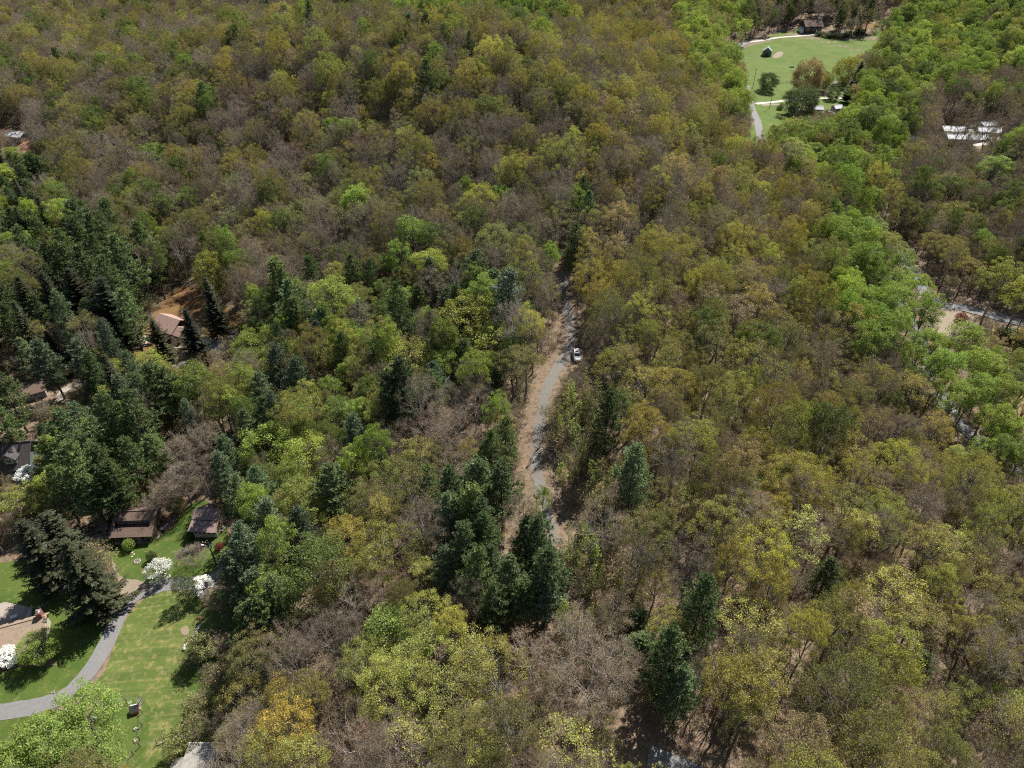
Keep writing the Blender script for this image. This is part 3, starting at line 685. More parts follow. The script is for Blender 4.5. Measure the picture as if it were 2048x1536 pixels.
# far right buildings
bn = gable('barn', 'small slate-sided barn with a pale green metal roof in the meadow', 1533, 111, R(74), 5.2, 6.2, 3.2, 2.5, M['roof_green'], M['slate_siding'], .2, 'barn')
MB().box(-2.66, 0, 1.2, .1, 2.0, 2.4).build('door', M['wood_dark'], bn)
gable('hilltop_house', 'dark brown house at the top of the green meadow', 1620, 62, R(8), 14, 10, 4.6, 3.6, M['roof_brown'], M['wood_dark'], 0.8, 'house',
      ((-5, -5.5, 2.4, 2.0, 1.6, 'y'), (0, -5.5, 2.4, 2.0, 1.6, 'y'), (5, -5.5, 2.4, 2.0, 1.6, 'y')), (2.5, -5.53, 'y'))
gable('garage', 'white-walled garage at the left end of the dark brown hilltop house', 1604, 64, R(8), 4.6, 5, 2.4, 1.3, M['roof_white'], M['white_paint'], .4, 'garage', ((0, -3.0, 1.4, 1.6, 1.1, 'y'),))
gable('far_cabin', 'tiny pale gable among the trees at the top edge above the brown house', 1630, 20, R(5), 9, 8, 4, 3, M['roof_white'], M['white_paint'], .5, 'house', ((0, -4, 2, 1.8, 1.4, 'y'),))
for q, lb, rz, lx, wy, rm, wm in (((1586, 228), 'leftmost of the low white sheds by the junction lane', 4, 5.5, 3.6, 'roof_white', 'white_paint'),
                                  ((1632, 226), 'grey-fronted white shed in the middle of the junction row', -3, 5.5, 4, 'roof_white', 'slate_siding'),
                                  ((1672, 224), 'pale blue-grey shed at the right end of the junction row', 20, 5, 4, 'roof_white', 'wood_grey'),
                                  ((1903, 268), 'white-roofed shed at the left of the gravel yard', -8, 11, 8, 'roof_white', 'cream'),
                                  ((1930, 285), 'long white roof along the front of the gravel yard', -4, 20, 6, 'roof_white', 'cream'),
                                  ((1971, 258), 'rearmost small white roof of the gravel yard', 10, 8, 6, 'roof_white', 'wood_grey'),
                                  ((1974, 271), 'tilted white roof at the right of the gravel yard', -18, 10, 6, 'roof_white', 'cream'),
                                  ((1811, 288), 'lone pale shed roof in the trees left of the gravel yard', 5, 8, 6, 'roof_white', 'wood_grey'),
                                  ((1420, 104), 'little dark hut under the bright trees left of the meadow', 0, 8, 6, 'roof_dark', 'wood_dark'),
                                  ((1262, 152), 'tiny brown hut below the paired green trees on the ridge', 0, 6, 5, 'roof_dark', 'wood_dark')):
    gable('shed', lb, q[0], q[1], R(rz), lx, wy, 2.6, 1.2, M[rm], M[wm], .4, 'shed', ((-lx / 4, -wy / 2, 1.4, 1.2, 1.0, 'y'),), (lx / 5, -wy / 2 - .03, 'y'))

# ------------------------------------------------------------------ vehicles
def car(name, label, px, py, heading, paint, L=4.6, W=1.86, H=1.72, cat='car', group=None):
    """an estate car; its nose looks along -y before turning"""
    x, y = ground_at(px, py)
    e = 0.6
    t = empty(name, (x, y, tz(x, y) + .12), heading, label, cat, group)
    def ring(yv, w, z0, z1, wt):
        return [(-w / 2, yv, z0), (w / 2, yv, z0), (w / 2 * 1.0, yv, (z0 + z1) / 2), (wt / 2, yv, z1), (-wt / 2, yv, z1), (-w / 2, yv, (z0 + z1) / 2)]
    secs = [ring(-L / 2, W * .84, .38, .80, W * .74), ring(-L / 2 + .25, W * .95, .30, .94, W * .84), ring(-L / 2 + 1.25, W, .28, 1.06, W * .90), ring(-.2, W, .28, 1.08, W * .92),
            ring(L / 2 - .5, W, .28, 1.08, W * .92), ring(L / 2 - .08, W * .95, .36, 1.04, W * .88), ring(L / 2, W * .88, .44, .95, W * .8)]
    b = MB(); vs = [p for s in secs for p in s]; fs = [tuple(range(5, -1, -1)), tuple(range(len(vs) - 6, len(vs)))]
    for i in range(len(secs) - 1):
        fs += [(i * 6 + j, i * 6 + (j + 1) % 6, (i + 1) * 6 + (j + 1) % 6, (i + 1) * 6 + j) for j in range(6)]
    b.add(vs, fs)
    w0, w1 = W * .90, W * .72
    y0, y1, y2, y3 = -L / 2 + 1.28, -L / 2 + 2.0, L / 2 - .55, L / 2 - .12
    cab_ = [(-w0 / 2, y0, 1.05), (w0 / 2, y0, 1.05), (w0 / 2, y3, 1.05), (-w0 / 2, y3, 1.05), (-w1 / 2, y1, H), (w1 / 2, y1, H), (w1 / 2, y2, H), (-w1 / 2, y2, H)]
    b.add(cab_, [(4, 5, 6, 7), (0, 1, 5, 4), (1, 2, 6, 5), (2, 3, 7, 6), (3, 0, 4, 7)])
    body = b.build('body', paint, t)
    bv = body.modifiers.new('bevel', 'BEVEL'); bv.width = .05; bv.segments = 2
    def pane(nm, quad, shrink=.86):
        q = [Vector(cab_[i]) for i in quad]; c = sum(q, Vector()) / 4
        n = (q[1] - q[0]).cross(q[2] - q[0]).normalized()
        if n.dot(c - Vector((0, 0, 1.2))) < 0: n = -n
        MB().slab([c + (p - c) * shrink + n * .03 for p in q], .02).build(nm, M['glass'], t)
    pane('windshield', (0, 1, 5, 4), .8); pane('rear_window', (2, 3, 7, 6)); pane('side_window', (1, 2, 6, 5)); pane('side_window', (3, 0, 4, 7))
    MB().box(0, y1 + .6, H + .02, w1 * .6, .62, .04).build('sunroof', M['glass'], t)
    for sx in (-1, 1): MB().box(sx * w1 * .46, (y1 + y2) / 2, H + .05, .05, (y2 - y1) * .8, .06).build('roof_rail', M['steel'], t)
    for sx in (-1, 1):
        MB().box(sx * W * .33, -L / 2 + .1, .74, .36, .26, .14).build('headlight', M['lens'], t)
        MB().box(sx * W * .40, L / 2 - .03, .86, .18, .12, .24).build('taillight', M['tail'], t)
        MB().box(sx * (W / 2 + .08), y0 + .25, 1.08, .2, .12, .14).build('mirror', paint, t)
        for yy in (-L / 2 + .85, L / 2 - .9):
            w = empty('wheel', (sx * W * .45, yy, .33)); w.parent = t
            MB().tube((-.11, 0, 0), (.11, 0, 0), .34, .34, 18).build('tyre', M['rubber'], w)
            MB().tube((-.12, 0, 0), (.12, 0, 0), .21, .21, 12).build('rim', M['steel'], w)
    MB().box(0, -L / 2 - .01, .60, W * .5, .06, .2).build('grille', M['black'], t)
    MB().box(0, -L / 2 - .01, .40, W * .8, .1, .16).build('bumper', M['black'], t)
    return t
BUILT.append((*ground_at(1153, 716), 4.5))
car('parked_car', 'white car with a dark sunroof parked on the gravel track', 1153, 716, R(3), M['car'])
M['car_grey'] = rough_mat('grey_car_paint', (0.14, 0.15, 0.16), (0.18, 0.19, 0.2), 2.0, 0.3, 0)
car('parked_car', 'dark car parked between the sheds by the junction lane', 1655, 228, R(70), M['car_grey'])
car('parked_car', 'white car in front of the sheds by the junction lane', 1661, 230, R(95), M['car'])

# ------------------------------------------------------------------ poles, fences, small things
def pole(label, px, py, h, rz, lights=True):
    x, y = ground_at(px, py)
    t = empty('utility_pole', (x, y, tz(x, y)), rz, label, 'utility pole')
    MB().tube((0, 0, -.3), (0, 0, h), .17, .11, 10).build('pole', M['pole_wood'], t)
    MB().box(0, -.14, h - .7, 2.3, .12, .14).build('crossarm', M['pole_wood'], t)
    for k in (-1.0, -.35, .35, 1.0): MB().tube((k, -.14, h - .63), (k, -.14, h - .4), .06, .04, 8).build('insulator', M['white_paint'], t)
    if lights:
        tr = MB().tube((.32, -.1, h - 2.1), (.32, -.1, h - 1.2), .22, .22, 12).build('transformer', M['steel'], t)
        MB().box(-.7, -.3, h - 1.3, .9, .08, .08).build('lamp_arm', M['steel'], t)
        MB().box(-1.2, -.3, h - 1.32, .5, .26, .16).build('lamp_head', M['white_paint'], t)
    return t
pole('utility pole with transformer on the lawn right of the white flowering tree', 436, 1138, 9.0, R(-10))
pole('utility pole in the lower field by the junction lane', 1539, 217, 10.5, R(20), False)
pole('utility pole against the meadow beside the valley road', 1505, 178, 12, R(30), False)
pole('utility pole beside the side road at the right edge', 2031, 665, 10.5, R(15))
pole('utility pole behind the tall yellow-green trees at right', 1958, 555, 8.5, R(30), False)

def wire_fence(name, label, pix, h, gap, mat, rails=0):
    P = np.array(rounded([ground_at(*q) for q in pix], 6, False)); s = np.concatenate([[0], np.cumsum(np.hypot(*np.diff(P, axis=0).T))])
    n = max(int(s[-1] / gap), 2); tt = np.linspace(0, s[-1], n + 1)
    C = [(float(np.interp(q, s, P[:, 0])), float(np.interp(q, s, P[:, 1]))) for q in tt]
    o = C[0]; oz = tz(*o)
    t = empty(name, (*o, oz), 0, label, 'fence')
    L_ = [(a - o[0], b - o[1], tz(a, b) - oz) for a, b in C]
    for p in L_: MB().box(p[0], p[1], p[2] + h / 2 - .1, .11, .11, h + .2).build('post', mat, t)
    zs = [h * k for k in ((.3, .62, .95) if rails else (.35, .65, .92))]
    for a, b in zip(L_, L_[1:]):
        if rails:
            for q in zs: MB().tube((a[0], a[1], a[2] + q), (b[0], b[1], b[2] + q), .07, .07, 6).build('rail', mat, t)
    if not rails:
        w = MB()
        for a, b in zip(L_, L_[1:]):
            for q in zs: w.tube((a[0], a[1], a[2] + q), (b[0], b[1], b[2] + q), .012, .012, 4)
        w.build('wire', M['steel'], t)
wire_fence('garden_fence', 'wire fence on dark posts along the top of the garden plot', [(196, 1415), (240, 1407), (282, 1402)], 1.5, 1.9, M['wood_dark'])
wire_fence('garden_fence', 'wire fence down the right side of the garden plot', [(283, 1403), (285, 1440), (281, 1478), (270, 1505), (248, 1540)], 1.4, 2.2, M['wood_dark'])
wire_fence('garden_fence', 'wire fence across the bottom of the striped lawn', [(281, 1494), (310, 1490), (350, 1480)], 1.4, 2.3, M['wood_dark'])
wire_fence('rail_fence', 'grey rail fence between the meadow and the lower field', [(1562, 168), (1582, 167), (1605, 166)], 1.6, 3.4, M['wood_grey'], 1)
x, y = ground_at(272, 1424)
t = empty('hen_coop', (x, y, tz(x, y)), R(18), 'small orange coop with a black lid in the garden plot', 'coop')
MB().box(0, 0, .45, 1.3, .9, .9).build('body', M['orange'], t)
MB().slab([(-.8, -.6, .85), (.75, -.6, .85), (.75, .6, 1.25), (-.8, .6, 1.25)], .07).build('lid', M['black'], t)
MB().box(-.1, .72, .9, 1.2, .12, .6).build('end_panel', M['white_paint'], t)
MB().box(.75, .2, .3, .2, .5, .6).build('nest_box', M['wood_tan'], t)
x, y = ground_at(284, 1410)
t = empty('garden_trellis', (x, y, tz(x, y)), R(80), 'thin wooden trellis gate at the corner of the garden plot', 'trellis')
for sx in (-.6, .6): MB().box(sx, 0, 1.0, .09, .09, 2.0).build('post', M['wood_grey'], t)
for k in range(4): MB().box(0, 0, .4 + k * .5, 1.2, .05, .06).build('slat', M['wood_grey'], t)
for k, (q, lb) in enumerate((((211, 1417), 'pale flower clump nearest the left end of the garden fence'), ((234, 1413), 'pale flower clump left of the middle of the garden fence'), ((245, 1412), 'pale flower clump right of the middle of the garden fence'),
                             ((261, 1408), 'pale flower clump at the trellis end of the garden fence'), ((191, 1435), 'pale clump on the left side of the garden plot'), ((273, 1460), 'pale clump low on the right garden fence'),
                             ((270, 1483), 'straw-coloured clump in the lower corner of the garden plot'), ((320, 1488), 'pale clump along the bottom fence of the lawn'), ((331, 1486), 'rightmost pale clump along the bottom fence of the lawn'), ((108, 1385), 'small pale stone beside the drive verge'))):
    x, y = ground_at(*q); b = MB(); r = random.Random(k)
    for j in range(9): b.rock((r.uniform(-.3, .3), r.uniform(-.25, .25), r.uniform(.05, .35)), r.uniform(.15, .35), r.uniform(.15, .35), r.uniform(.12, .3), j + k * 20)
    o = b.build('flower_clump' if k != 9 else 'marker_stone', M['stone']); o.location = (x, y, tz(x, y) + .06)
    tag(o, lb, 'flowers' if k != 9 else 'stone', 'pale clumps round the garden plot' if k != 9 else None)
P = [ground_at(*q) for q in ((402, 1248), (395, 1258), (388, 1270), (380, 1283), (371, 1292), (369, 1300))]
t = empty('stone_border', (*P[2], tz(*P[2])), 0, 'line of pale stones along the right edge of the striped lawn', 'edging')
for k, q in enumerate(rounded(P, 4, False)): MB().rock((q[0] - P[2][0], q[1] - P[2][1], .15), .7, .6, .5, k + 70).build('stone', M['stone'], t)
x, y = ground_at(403, 1243)
t = empty('barbecue', (x, y, tz(x, y)), R(20), 'dark barbecue at the shaded edge of the striped lawn', 'barbecue')
MB().tube((0, 0, .75), (0, 0, 1.05), .3, .42, 12).build('bowl', M['black'], t)
MB().tube((0, 0, 1.05), (0, 0, 1.35), .42, .12, 12).build('lid', M['brick'], t)
for a in (0, 2.1, 4.2): MB().tube((math.cos(a) * .2, math.sin(a) * .2, .8), (math.cos(a) * .42, math.sin(a) * .42, 0), .03, .03, 6).build('leg', M['steel'], t)
x, y = ground_at(1583, 135)
t = empty('water_trough', (x, y, tz(x, y)), R(10), 'dark trough lying in the middle of the green meadow', 'trough')
MB().box(0, 0, .3, 3.0, 1.6, .6).build('basin', M['black'], t)
MB().box(0, 0, .62, 3.2, 1.8, .05).build('rim', M['rubber'], t)
P0, P1 = ground_at(1054, 935), ground_at(1089, 876)
t = empty('fallen_tree', (*P0, tz(*P0) + .3), 0, 'fallen dead trunk lying across the gravel track', 'fallen tree')
d = Vector((P1[0] - P0[0], P1[1] - P0[1], tz(*P1) - tz(*P0)))
b = MB(); prev = Vector((0, 0, 0))
for k in range(1, 7):
    q = d * (k / 6) + Vector((.25 * math.sin(k * 1.9), .2 * math.cos(k * 2.3), .12 * k % .3)); b.tube(prev, q, .26 - .03 * k, .23 - .03 * k, 8); prev = q
b.build('trunk', M['log'], t)
r = random.Random(5); b = MB()
for k in range(16):
    a = d * r.uniform(.55, 1.0); e = a + Vector((r.uniform(-1.6, 1.6), r.uniform(-.6, 2.2), r.uniform(.2, 1.5))); b.tube(a, e, .05, .015, 5)
b.build('broken_branches', M['log'], t)
r = random.Random(9)
for k, (q, ang, ln) in enumerate((((1105, 1110), 60, 6), ((1128, 870), 100, 5), ((1050, 1010), 40, 6), ((1160, 960), 80, 7), ((1190, 1080), 20, 6), ((1130, 1040), 120, 5), ((1110, 800), 75, 4))):
    x, y = ground_at(*q); b = MB()
    b.tube((0, 0, .15), (ln / 2, .2, .3), .14, .11, 6).tube((ln / 2, .2, .3), (ln, 0, .2), .11, .05, 6)
    o = b.build('dead_branch', M['log']); o.location = (x, y, tz(x, y)); o.rotation_euler.z = R(ang)
    tag(o, 'dead branch lying on the leaf litter ' + ('left of the lower track', 'just right of the track below the car', 'left of the fallen trunk', 'on the open ground right of the fallen trunk', 'among the saplings below the blue-green pine', 'on the track verge below the fallen trunk', 'close under the parked white car')[k], 'branch')

# ------------------------------------------------------------------ tree builders
class Geo:
    """numpy triangles/quads (kept as quads; a triangle repeats nothing: cones are built of quads)"""
    def __init__(s): s.V, s.F, s.n = [], [], 0
    def add(s, V, F): s.V.append(V); s.F.append(F + s.n); s.n += len(V)
    def cones(s, P0, P1, r0, r1, n=3):
        P0, P1 = np.atleast_2d(P0), np.atleast_2d(P1); m = len(P0)
        r0, r1 = np.broadcast_to(r0, m), np.broadcast_to(r1, m)
        d = P1 - P0; d = d / np.maximum(np.linalg.norm(d, axis=1), 1e-6)[:, None]
        ref = np.where(np.abs(d[:, 2:3]) < .9, [[0, 0, 1.]], [[1., 0, 0]])
        u = np.cross(d, ref); u /= np.linalg.norm(u, axis=1)[:, None]; w = np.cross(d, u)
        a = np.arange(n) * 2 * np.pi / n
        off = u[:, None, :] * np.cos(a)[None, :, None] + w[:, None, :] * np.sin(a)[None, :, None]
        V = np.concatenate([P0[:, None, :] + off * r0[:, None, None], P1[:, None, :] + off * r1[:, None, None]], 1).reshape(-1, 3)
        b = (np.arange(m) * 2 * n)[:, None]; j = np.arange(n)[None, :]; k = (j + 1) % n
        s.add(V, np.stack([b + j, b + k, b + n + k, b + n + j], -1).reshape(-1, 4))
    def path(s, P, r, n=5):
        P = np.asarray(P); r = np.asarray(r, float)
        for i in range(len(P) - 1): s.cones(P[i:i + 1], P[i + 1:i + 2], r[i], r[i + 1], n)
    def leaves(s, P, D, Nn, Ls, W, fold=.25):
        """one folded diamond per leaf clump: centre P, long axis D, normal Nn"""
        D = D / np.linalg.norm(D, axis=1)[:, None]
        S = np.cross(D, Nn); S /= np.maximum(np.linalg.norm(S, axis=1), 1e-6)[:, None]; U = np.cross(S, D)
        Ls = np.broadcast_to(Ls, len(P))[:, None]; W = np.broadcast_to(W, len(P))[:, None]
        a, c = P - D * Ls / 2, P + D * Ls / 2
        b, e = P + S * W / 2 + U * W * fold, P - S * W / 2 + U * W * fold
        V = np.stack([a, b, c, e], 1).reshape(-1, 3)
        s.add(V, np.arange(len(V)).reshape(-1, 4))
    def out(s): return (np.concatenate(s.V), np.concatenate(s.F)) if s.V else (np.zeros((0, 3)), np.zeros((0, 4), int))
def unit(v): return v / np.maximum(np.linalg.norm(v, axis=-1, keepdims=True), 1e-6)
def rdir(rg, m, up=0.0):
    v = rg.normal(size=(m, 3)); v = unit(v); v[:, 2] += up; return unit(v)

def deciduous(seed, H=18., Rr=5.2, cb=.42, nclump=70, ntwig=12, nleaf=26, leaf=.34, csize=1.25, shell=.62, fork=7, lean=.4, leafspread=1.0, twig_r=.018, twig_len=1.0, low=-.55, upb=.35):
    rg = np.random.default_rng(seed)
    wood, tw, lf = Geo(), Geo(), Geo()
    a = rg.uniform(0, 6.28); top = .60 * H
    zz = np.linspace(-.8, top, 7)
    wob = np.cumsum(rg.normal(0, lean * .35, (7, 2)), 0); wob -= wob[1]
    T = np.stack([wob[:, 0], wob[:, 1], zz], 1); r0 = .0125 * H
    tr = np.linspace(r0 * 1.15, r0 * .55, 7); tr[0] *= 1.25
    wood.path(T, tr, 7)
    c = np.array([T[-1, 0], T[-1, 1], H * (1 + cb) / 2]); ax = np.array([Rr, Rr, H * (1 - cb) / 2])
    lob = rg.normal(size=(9, 3)); lob = unit(lob); la = rg.uniform(-.45, .38, 9)
    def env(d): return 1 + (np.exp(-((d[:, None, :] - lob[None]) ** 2).sum(-1) * 3.0) * la[None]).sum(1)
    # clump centres
    d = rdir(rg, nclump * 5, upb); d = d[d[:, 2] > low]
    rad = (shell + (1 - shell) * rg.random(len(d)) ** .6) * env(d)
    P = c + d * rad[:, None] * ax
    keep = []
    md = 1.55 * Rr / math.sqrt(nclump)
    for i in range(len(P)):
        if all(((P[i] - P[j]) ** 2).sum() > md * md for j in keep): keep.append(i)
        if len(keep) >= nclump: break
    P = P[keep]; d = d[keep]; nc = len(P)
    # limbs
    fk = fork + 1; la_ = a + np.arange(fk) * 2.4
    tips = np.stack([np.cos(la_) * Rr * .58, np.sin(la_) * Rr * .58, (.30 + .34 * rg.random(fk)) * ax[2]], 1) * env(np.stack([np.cos(la_), np.sin(la_), 0 * la_ + .5], 1))[:, None] + c
    tips[0] = c + [0, 0, ax[2] * .72]
    LP, LR = [], []
    for k in range(fk):
        s0 = rg.uniform(cb * .85, .6) * H if k else top
        base = np.array([np.interp(s0, zz, T[:, 0]), np.interp(s0, zz, T[:, 1]), s0])
        e = tips[k]; mid = base * .5 + e * .5 + np.array([0, 0, -.06 * H if k else 0]) + rg.normal(0, .35, 3)
        tt = np.linspace(0, 1, 6)[:, None]
        pts = (1 - tt) ** 2 * base + 2 * tt * (1 - tt) * mid + tt ** 2 * e + rg.normal(0, .10, (6, 3)) * tt
        rr = np.linspace(r0 * .52, r0 * .12, 6)
        wood.path(pts, rr, 5); LP.append(pts[1:]); LR.append(rr[1:])
    LPa = np.concatenate(LP); LRa = np.concatenate(LR)
    for i in range(nc):
        dd = ((LPa - P[i]) ** 2).sum(1) + np.where(LPa[:, 2] > P[i, 2] - .2, 6.0, 0)
        j = int(np.argmin(dd)); q0 = LPa[j]; q1 = q0 * .5 + P[i] * .5 + np.array([0, 0, -.12]) + rg.normal(0, .18, 3)
        r = min(LRa[j] * .6, .07)
        wood.path(np.array([q0, q1, P[i]]), [r, r * .65, r * .3], 4)
    # twigs
    sz = csize * rg.uniform(.7, 1.3, nc)
    if ntwig:
        ci = np.repeat(np.arange(nc), ntwig); m = len(ci)
        td = unit(rdir(rg, m, .45) + d[ci] * .55)
        s0 = P[ci] + rg.normal(0, .16, (m, 3)); ln = sz[ci] * twig_len * rg.uniform(.5, 1.15, m)
        mid = s0 + td * ln[:, None] * .5; e = mid + unit(td + rg.normal(0, .35, (m, 3)) + [0, 0, .15]) * ln[:, None] * .55
        tw.cones(s0, mid, twig_r, twig_r * .75, 3); tw.cones(mid, e, twig_r * .75, twig_r * .3, 3)
        sd_ = unit(td + rg.normal(0, .7, (m, 3))); tw.cones(mid, mid + sd_ * ln[:, None] * .45, twig_r * .6, twig_r * .3, 3)
    if nleaf:
        cnt = np.maximum(2, (nleaf * rg.uniform(1 - .55 * leafspread, 1 + .55 * leafspread, nc)).astype(int))
        ci = np.repeat(np.arange(nc), cnt); m = len(ci)
        dd = unit(rdir(rg, m, .38) + d[ci] * .35)
        p = P[ci] + dd * (sz[ci] * (.25 + .85 * rg.random(m) ** .55))[:, None] * np.array([1, 1, .8])
        nn = unit(dd * .5 + rdir(rg, m, .55)); ax_ = rdir(rg, m, -.05)
        ls = leaf * rg.uniform(.6, 1.4, m)
        lf.leaves(p, ax_, nn, ls, ls * rg.uniform(.5, .85, m), .22)
    return wood.out(), tw.out(), lf.out()

def pine(seed, H=22., Rr=4.6, cb=.28, step=.95, per=5, tuft=.62, up=.18, irr=.35, dens=1.0):
    rg = np.random.default_rng(seed); wood, lf = Geo(), Geo()
    zz = np.linspace(-.8, H, 9); T = np.stack([np.cumsum(rg.normal(0, .07, 9)), np.cumsum(rg.normal(0, .07, 9)), zz], 1)
    T[:, :2] -= T[1, :2]
    wood.path(T, np.linspace(.0125 * H, .02, 9), 7)
    z = cb * H
    while z < H * .985:
        t = (z / H - cb) / (1 - cb)
        prof = (min(.55 + t * 1.5, 1.0) if t < .3 else 1.0) * (1 - max(t - .25, 0) / .75) ** .8 + .06
        n = per + int(rg.integers(-1, 2)); a0 = rg.uniform(0, 6.28)
        for k in range(max(n, 3)):
            L_ = Rr * prof * rg.uniform(1 - irr * 1.3, 1 + irr * .5)
            if t < .15 and rg.random() < .35: continue
            az_ = a0 + k * 6.28 / n + rg.normal(0, .2)
            h = np.array([math.cos(az_), math.sin(az_), 0.]); el = up + .55 * t ** 2 + rg.normal(0, .09) - .22 * (1 - t)
            b = np.array([np.interp(z, zz, T[:, 0]), np.interp(z, zz, T[:, 1]), z])
            tt = np.linspace(0, 1, 5)[:, None]
            pts = b + h * L_ * tt + np.array([0, 0, 1.]) * (L_ * (math.tan(el) * tt + .14 * tt ** 2.2))
            wood.path(pts, np.linspace(.012 * L_ + .025, .012, 5), 4)
            m = max(5, int(L_ * 4.2 * dens)); u = rg.uniform(.22, 1.0, m) ** .75
            sdv = np.array([-h[1], h[0], 0])
            lat = rg.normal(0, 1, m) * .20 * L_ * (1.05 - u * .65)
            q = np.stack([np.interp(u, tt[:, 0], pts[:, i]) for i in range(3)], 1) + sdv * lat[:, None] + np.stack([rg.normal(0, .05, m)] * 3, 1)
            q[:, 2] += np.abs(lat) * .12 + rg.normal(.04, .09, m)
            kk = 9; qi = np.repeat(np.arange(m), kk)
            dd = unit(rdir(rg, m * kk, .55) + h * .45 + sdv * np.sign(lat[qi])[:, None] * .25)
            ln = tuft * rg.uniform(.6, 1.15, m * kk)
            lf.leaves(q[qi] + dd * ln[:, None] * .45, dd, rdir(rg, m * kk, .8), ln, ln * .26, .1)
        z += step * rg.uniform(.75, 1.25) * (1 - .45 * t)
    return wood.out(), Geo().out(), lf.out()

def spruce(seed, H=22., Rr=4.4, cb=.06, step=.5, droop=.32, per=7, pw=.7, jit=.3):
    rg = np.random.default_rng(seed); wood, lf = Geo(), Geo()
    wood.path(np.array([[0, 0, -.8], [0, 0, H * .5], [0, 0, H]]), [.013 * H, .008 * H, .02], 7)
    z = cb * H
    while z < H * .99:
        t = (z / H - cb) / (1 - cb)
        a0 = rg.uniform(0, 6.28)
        n = per if t < .8 else 5
        for k in range(n):
            L_ = (Rr * (1 - t) ** pw + .25) * (1 + .16 * math.sin(z * 1.1 + seed + 2 * k)) * rg.uniform(1 - jit * 1.5, 1 + jit * .5); az_ = a0 + k * 6.28 / n + rg.normal(0, .16)
            h = np.array([math.cos(az_), math.sin(az_), 0.]); sdv = np.array([-h[1], h[0], 0])
            tt = np.linspace(0, 1, 5)[:, None]
            pts = np.array([0, 0, z]) + h * L_ * tt + np.array([0, 0, 1.]) * L_ * (-droop * (1 - .9 * t) * np.sin(tt * 2.3) + .30 * t * tt + .16 * tt ** 3)
            wood.path(pts, np.linspace(.035, .01, 5), 3)
            m = max(4, int(L_ * 4.0)); u = np.linspace(.15, 1.0, m)
            c = np.stack([np.interp(u, tt[:, 0], pts[:, i]) for i in range(3)], 1)
            for sg in (-1, 1):
                ln = (.26 * L_ * (1.1 - u) + .34) * rg.uniform(.7, 1.2, m)
                dd = unit(h * .75 + sdv * sg * rg.uniform(.6, 1.1, m)[:, None] + np.array([0, 0, -.30]) + rg.normal(0, .12, (m, 3)))
                lf.leaves(c + dd * ln[:, None] * .5, dd, np.array([0, 0, 1.]) + rg.normal(0, .25, (m, 3)), ln, ln * .34 + .05, -.18)
                dd2 = unit(h * .5 + np.array([0, 0, -.9]) + rg.normal(0, .25, (m, 3)))
                l2 = ln * .62
                lf.leaves(c + dd2 * l2[:, None] * .5, dd2, sdv + rg.normal(0, .3, (m, 3)), l2, l2 * .4, .1)
        z += step * rg.uniform(.8, 1.2) * (1 - .35 * t)
    return wood.out(), Geo().out(), lf.out()

def sapling(seed, H=11., Rr=1.9, nleaf=7, leaf=.3):
    rg = np.random.default_rng(seed); wood, tw, lf = Geo(), Geo(), Geo()
    zz = np.linspace(-.4, H, 7); T = np.stack([np.cumsum(rg.normal(0, .11, 7)), np.cumsum(rg.normal(0, .11, 7)), zz], 1); T[:, :2] -= T[1, :2]
    wood.path(T, np.linspace(.085, .015, 7), 5)
    n = 34; z = H * (.3 + .69 * rg.random(n)); a = rg.uniform(0, 6.28, n)
    L_ = Rr * (1.1 - (z / H - .3) * 1.1) * rg.uniform(.5, 1.1, n)
    b = np.stack([np.interp(z, zz, T[:, 0]), np.interp(z, zz, T[:, 1]), z], 1)
    dd = unit(np.stack([np.cos(a), np.sin(a), rg.uniform(.35, 1.0, n)], 1)); e = b + dd * L_[:, None]
    wood.cones(b, e, .028, .01, 3)
    ci = np.repeat(np.arange(n), 4); m = len(ci); u = rg.uniform(.3, 1, m)
    s0 = b[ci] + dd[ci] * (L_[ci] * u)[:, None]; td = unit(dd[ci] + rg.normal(0, .6, (m, 3)))
    tw.cones(s0, s0 + td * (L_[ci] * .45)[:, None], .013, .006, 3)
    if nleaf:
        ci = np.repeat(np.arange(n), nleaf); m = len(ci); u = rg.uniform(.35, 1.08, m)
        p = b[ci] + dd[ci] * (L_[ci] * u)[:, None] + rg.normal(0, .22, (m, 3)); ls = leaf * rg.uniform(.6, 1.3, m)
        lf.leaves(p, rdir(rg, m), rdir(rg, m, .6), ls, ls * .65)
    return wood.out(), tw.out(), lf.out()

def bush(seed, H=2.4, Rr=1.4, n=1500, leaf=.2, wood_n=12):
    rg = np.random.default_rng(seed); wood, lf = Geo(), Geo()
    dd = rdir(rg, wood_n, .7); wood.cones(np.zeros((wood_n, 3)) - [0, 0, .2], dd * [Rr * .8, Rr * .8, H * .8], .05, .012, 4)
    d = rdir(rg, n, .15); lump = rdir(rg, 14); la = rg.uniform(-.18, .16, 14)
    e = 1 + (np.exp(-((d[:, None] - lump[None]) ** 2).sum(-1) * 5) * la).sum(1)
    p = d * (rg.random(n) ** .28 * e)[:, None] * [Rr, Rr, H * .5] + [0, 0, H * .5]; ls = leaf * rg.uniform(.6, 1.35, n)
    lf.leaves(p, rdir(rg, n), unit(d + rdir(rg, n) * .7), ls, ls * .7)
    return wood.out(), Geo().out(), lf.out()

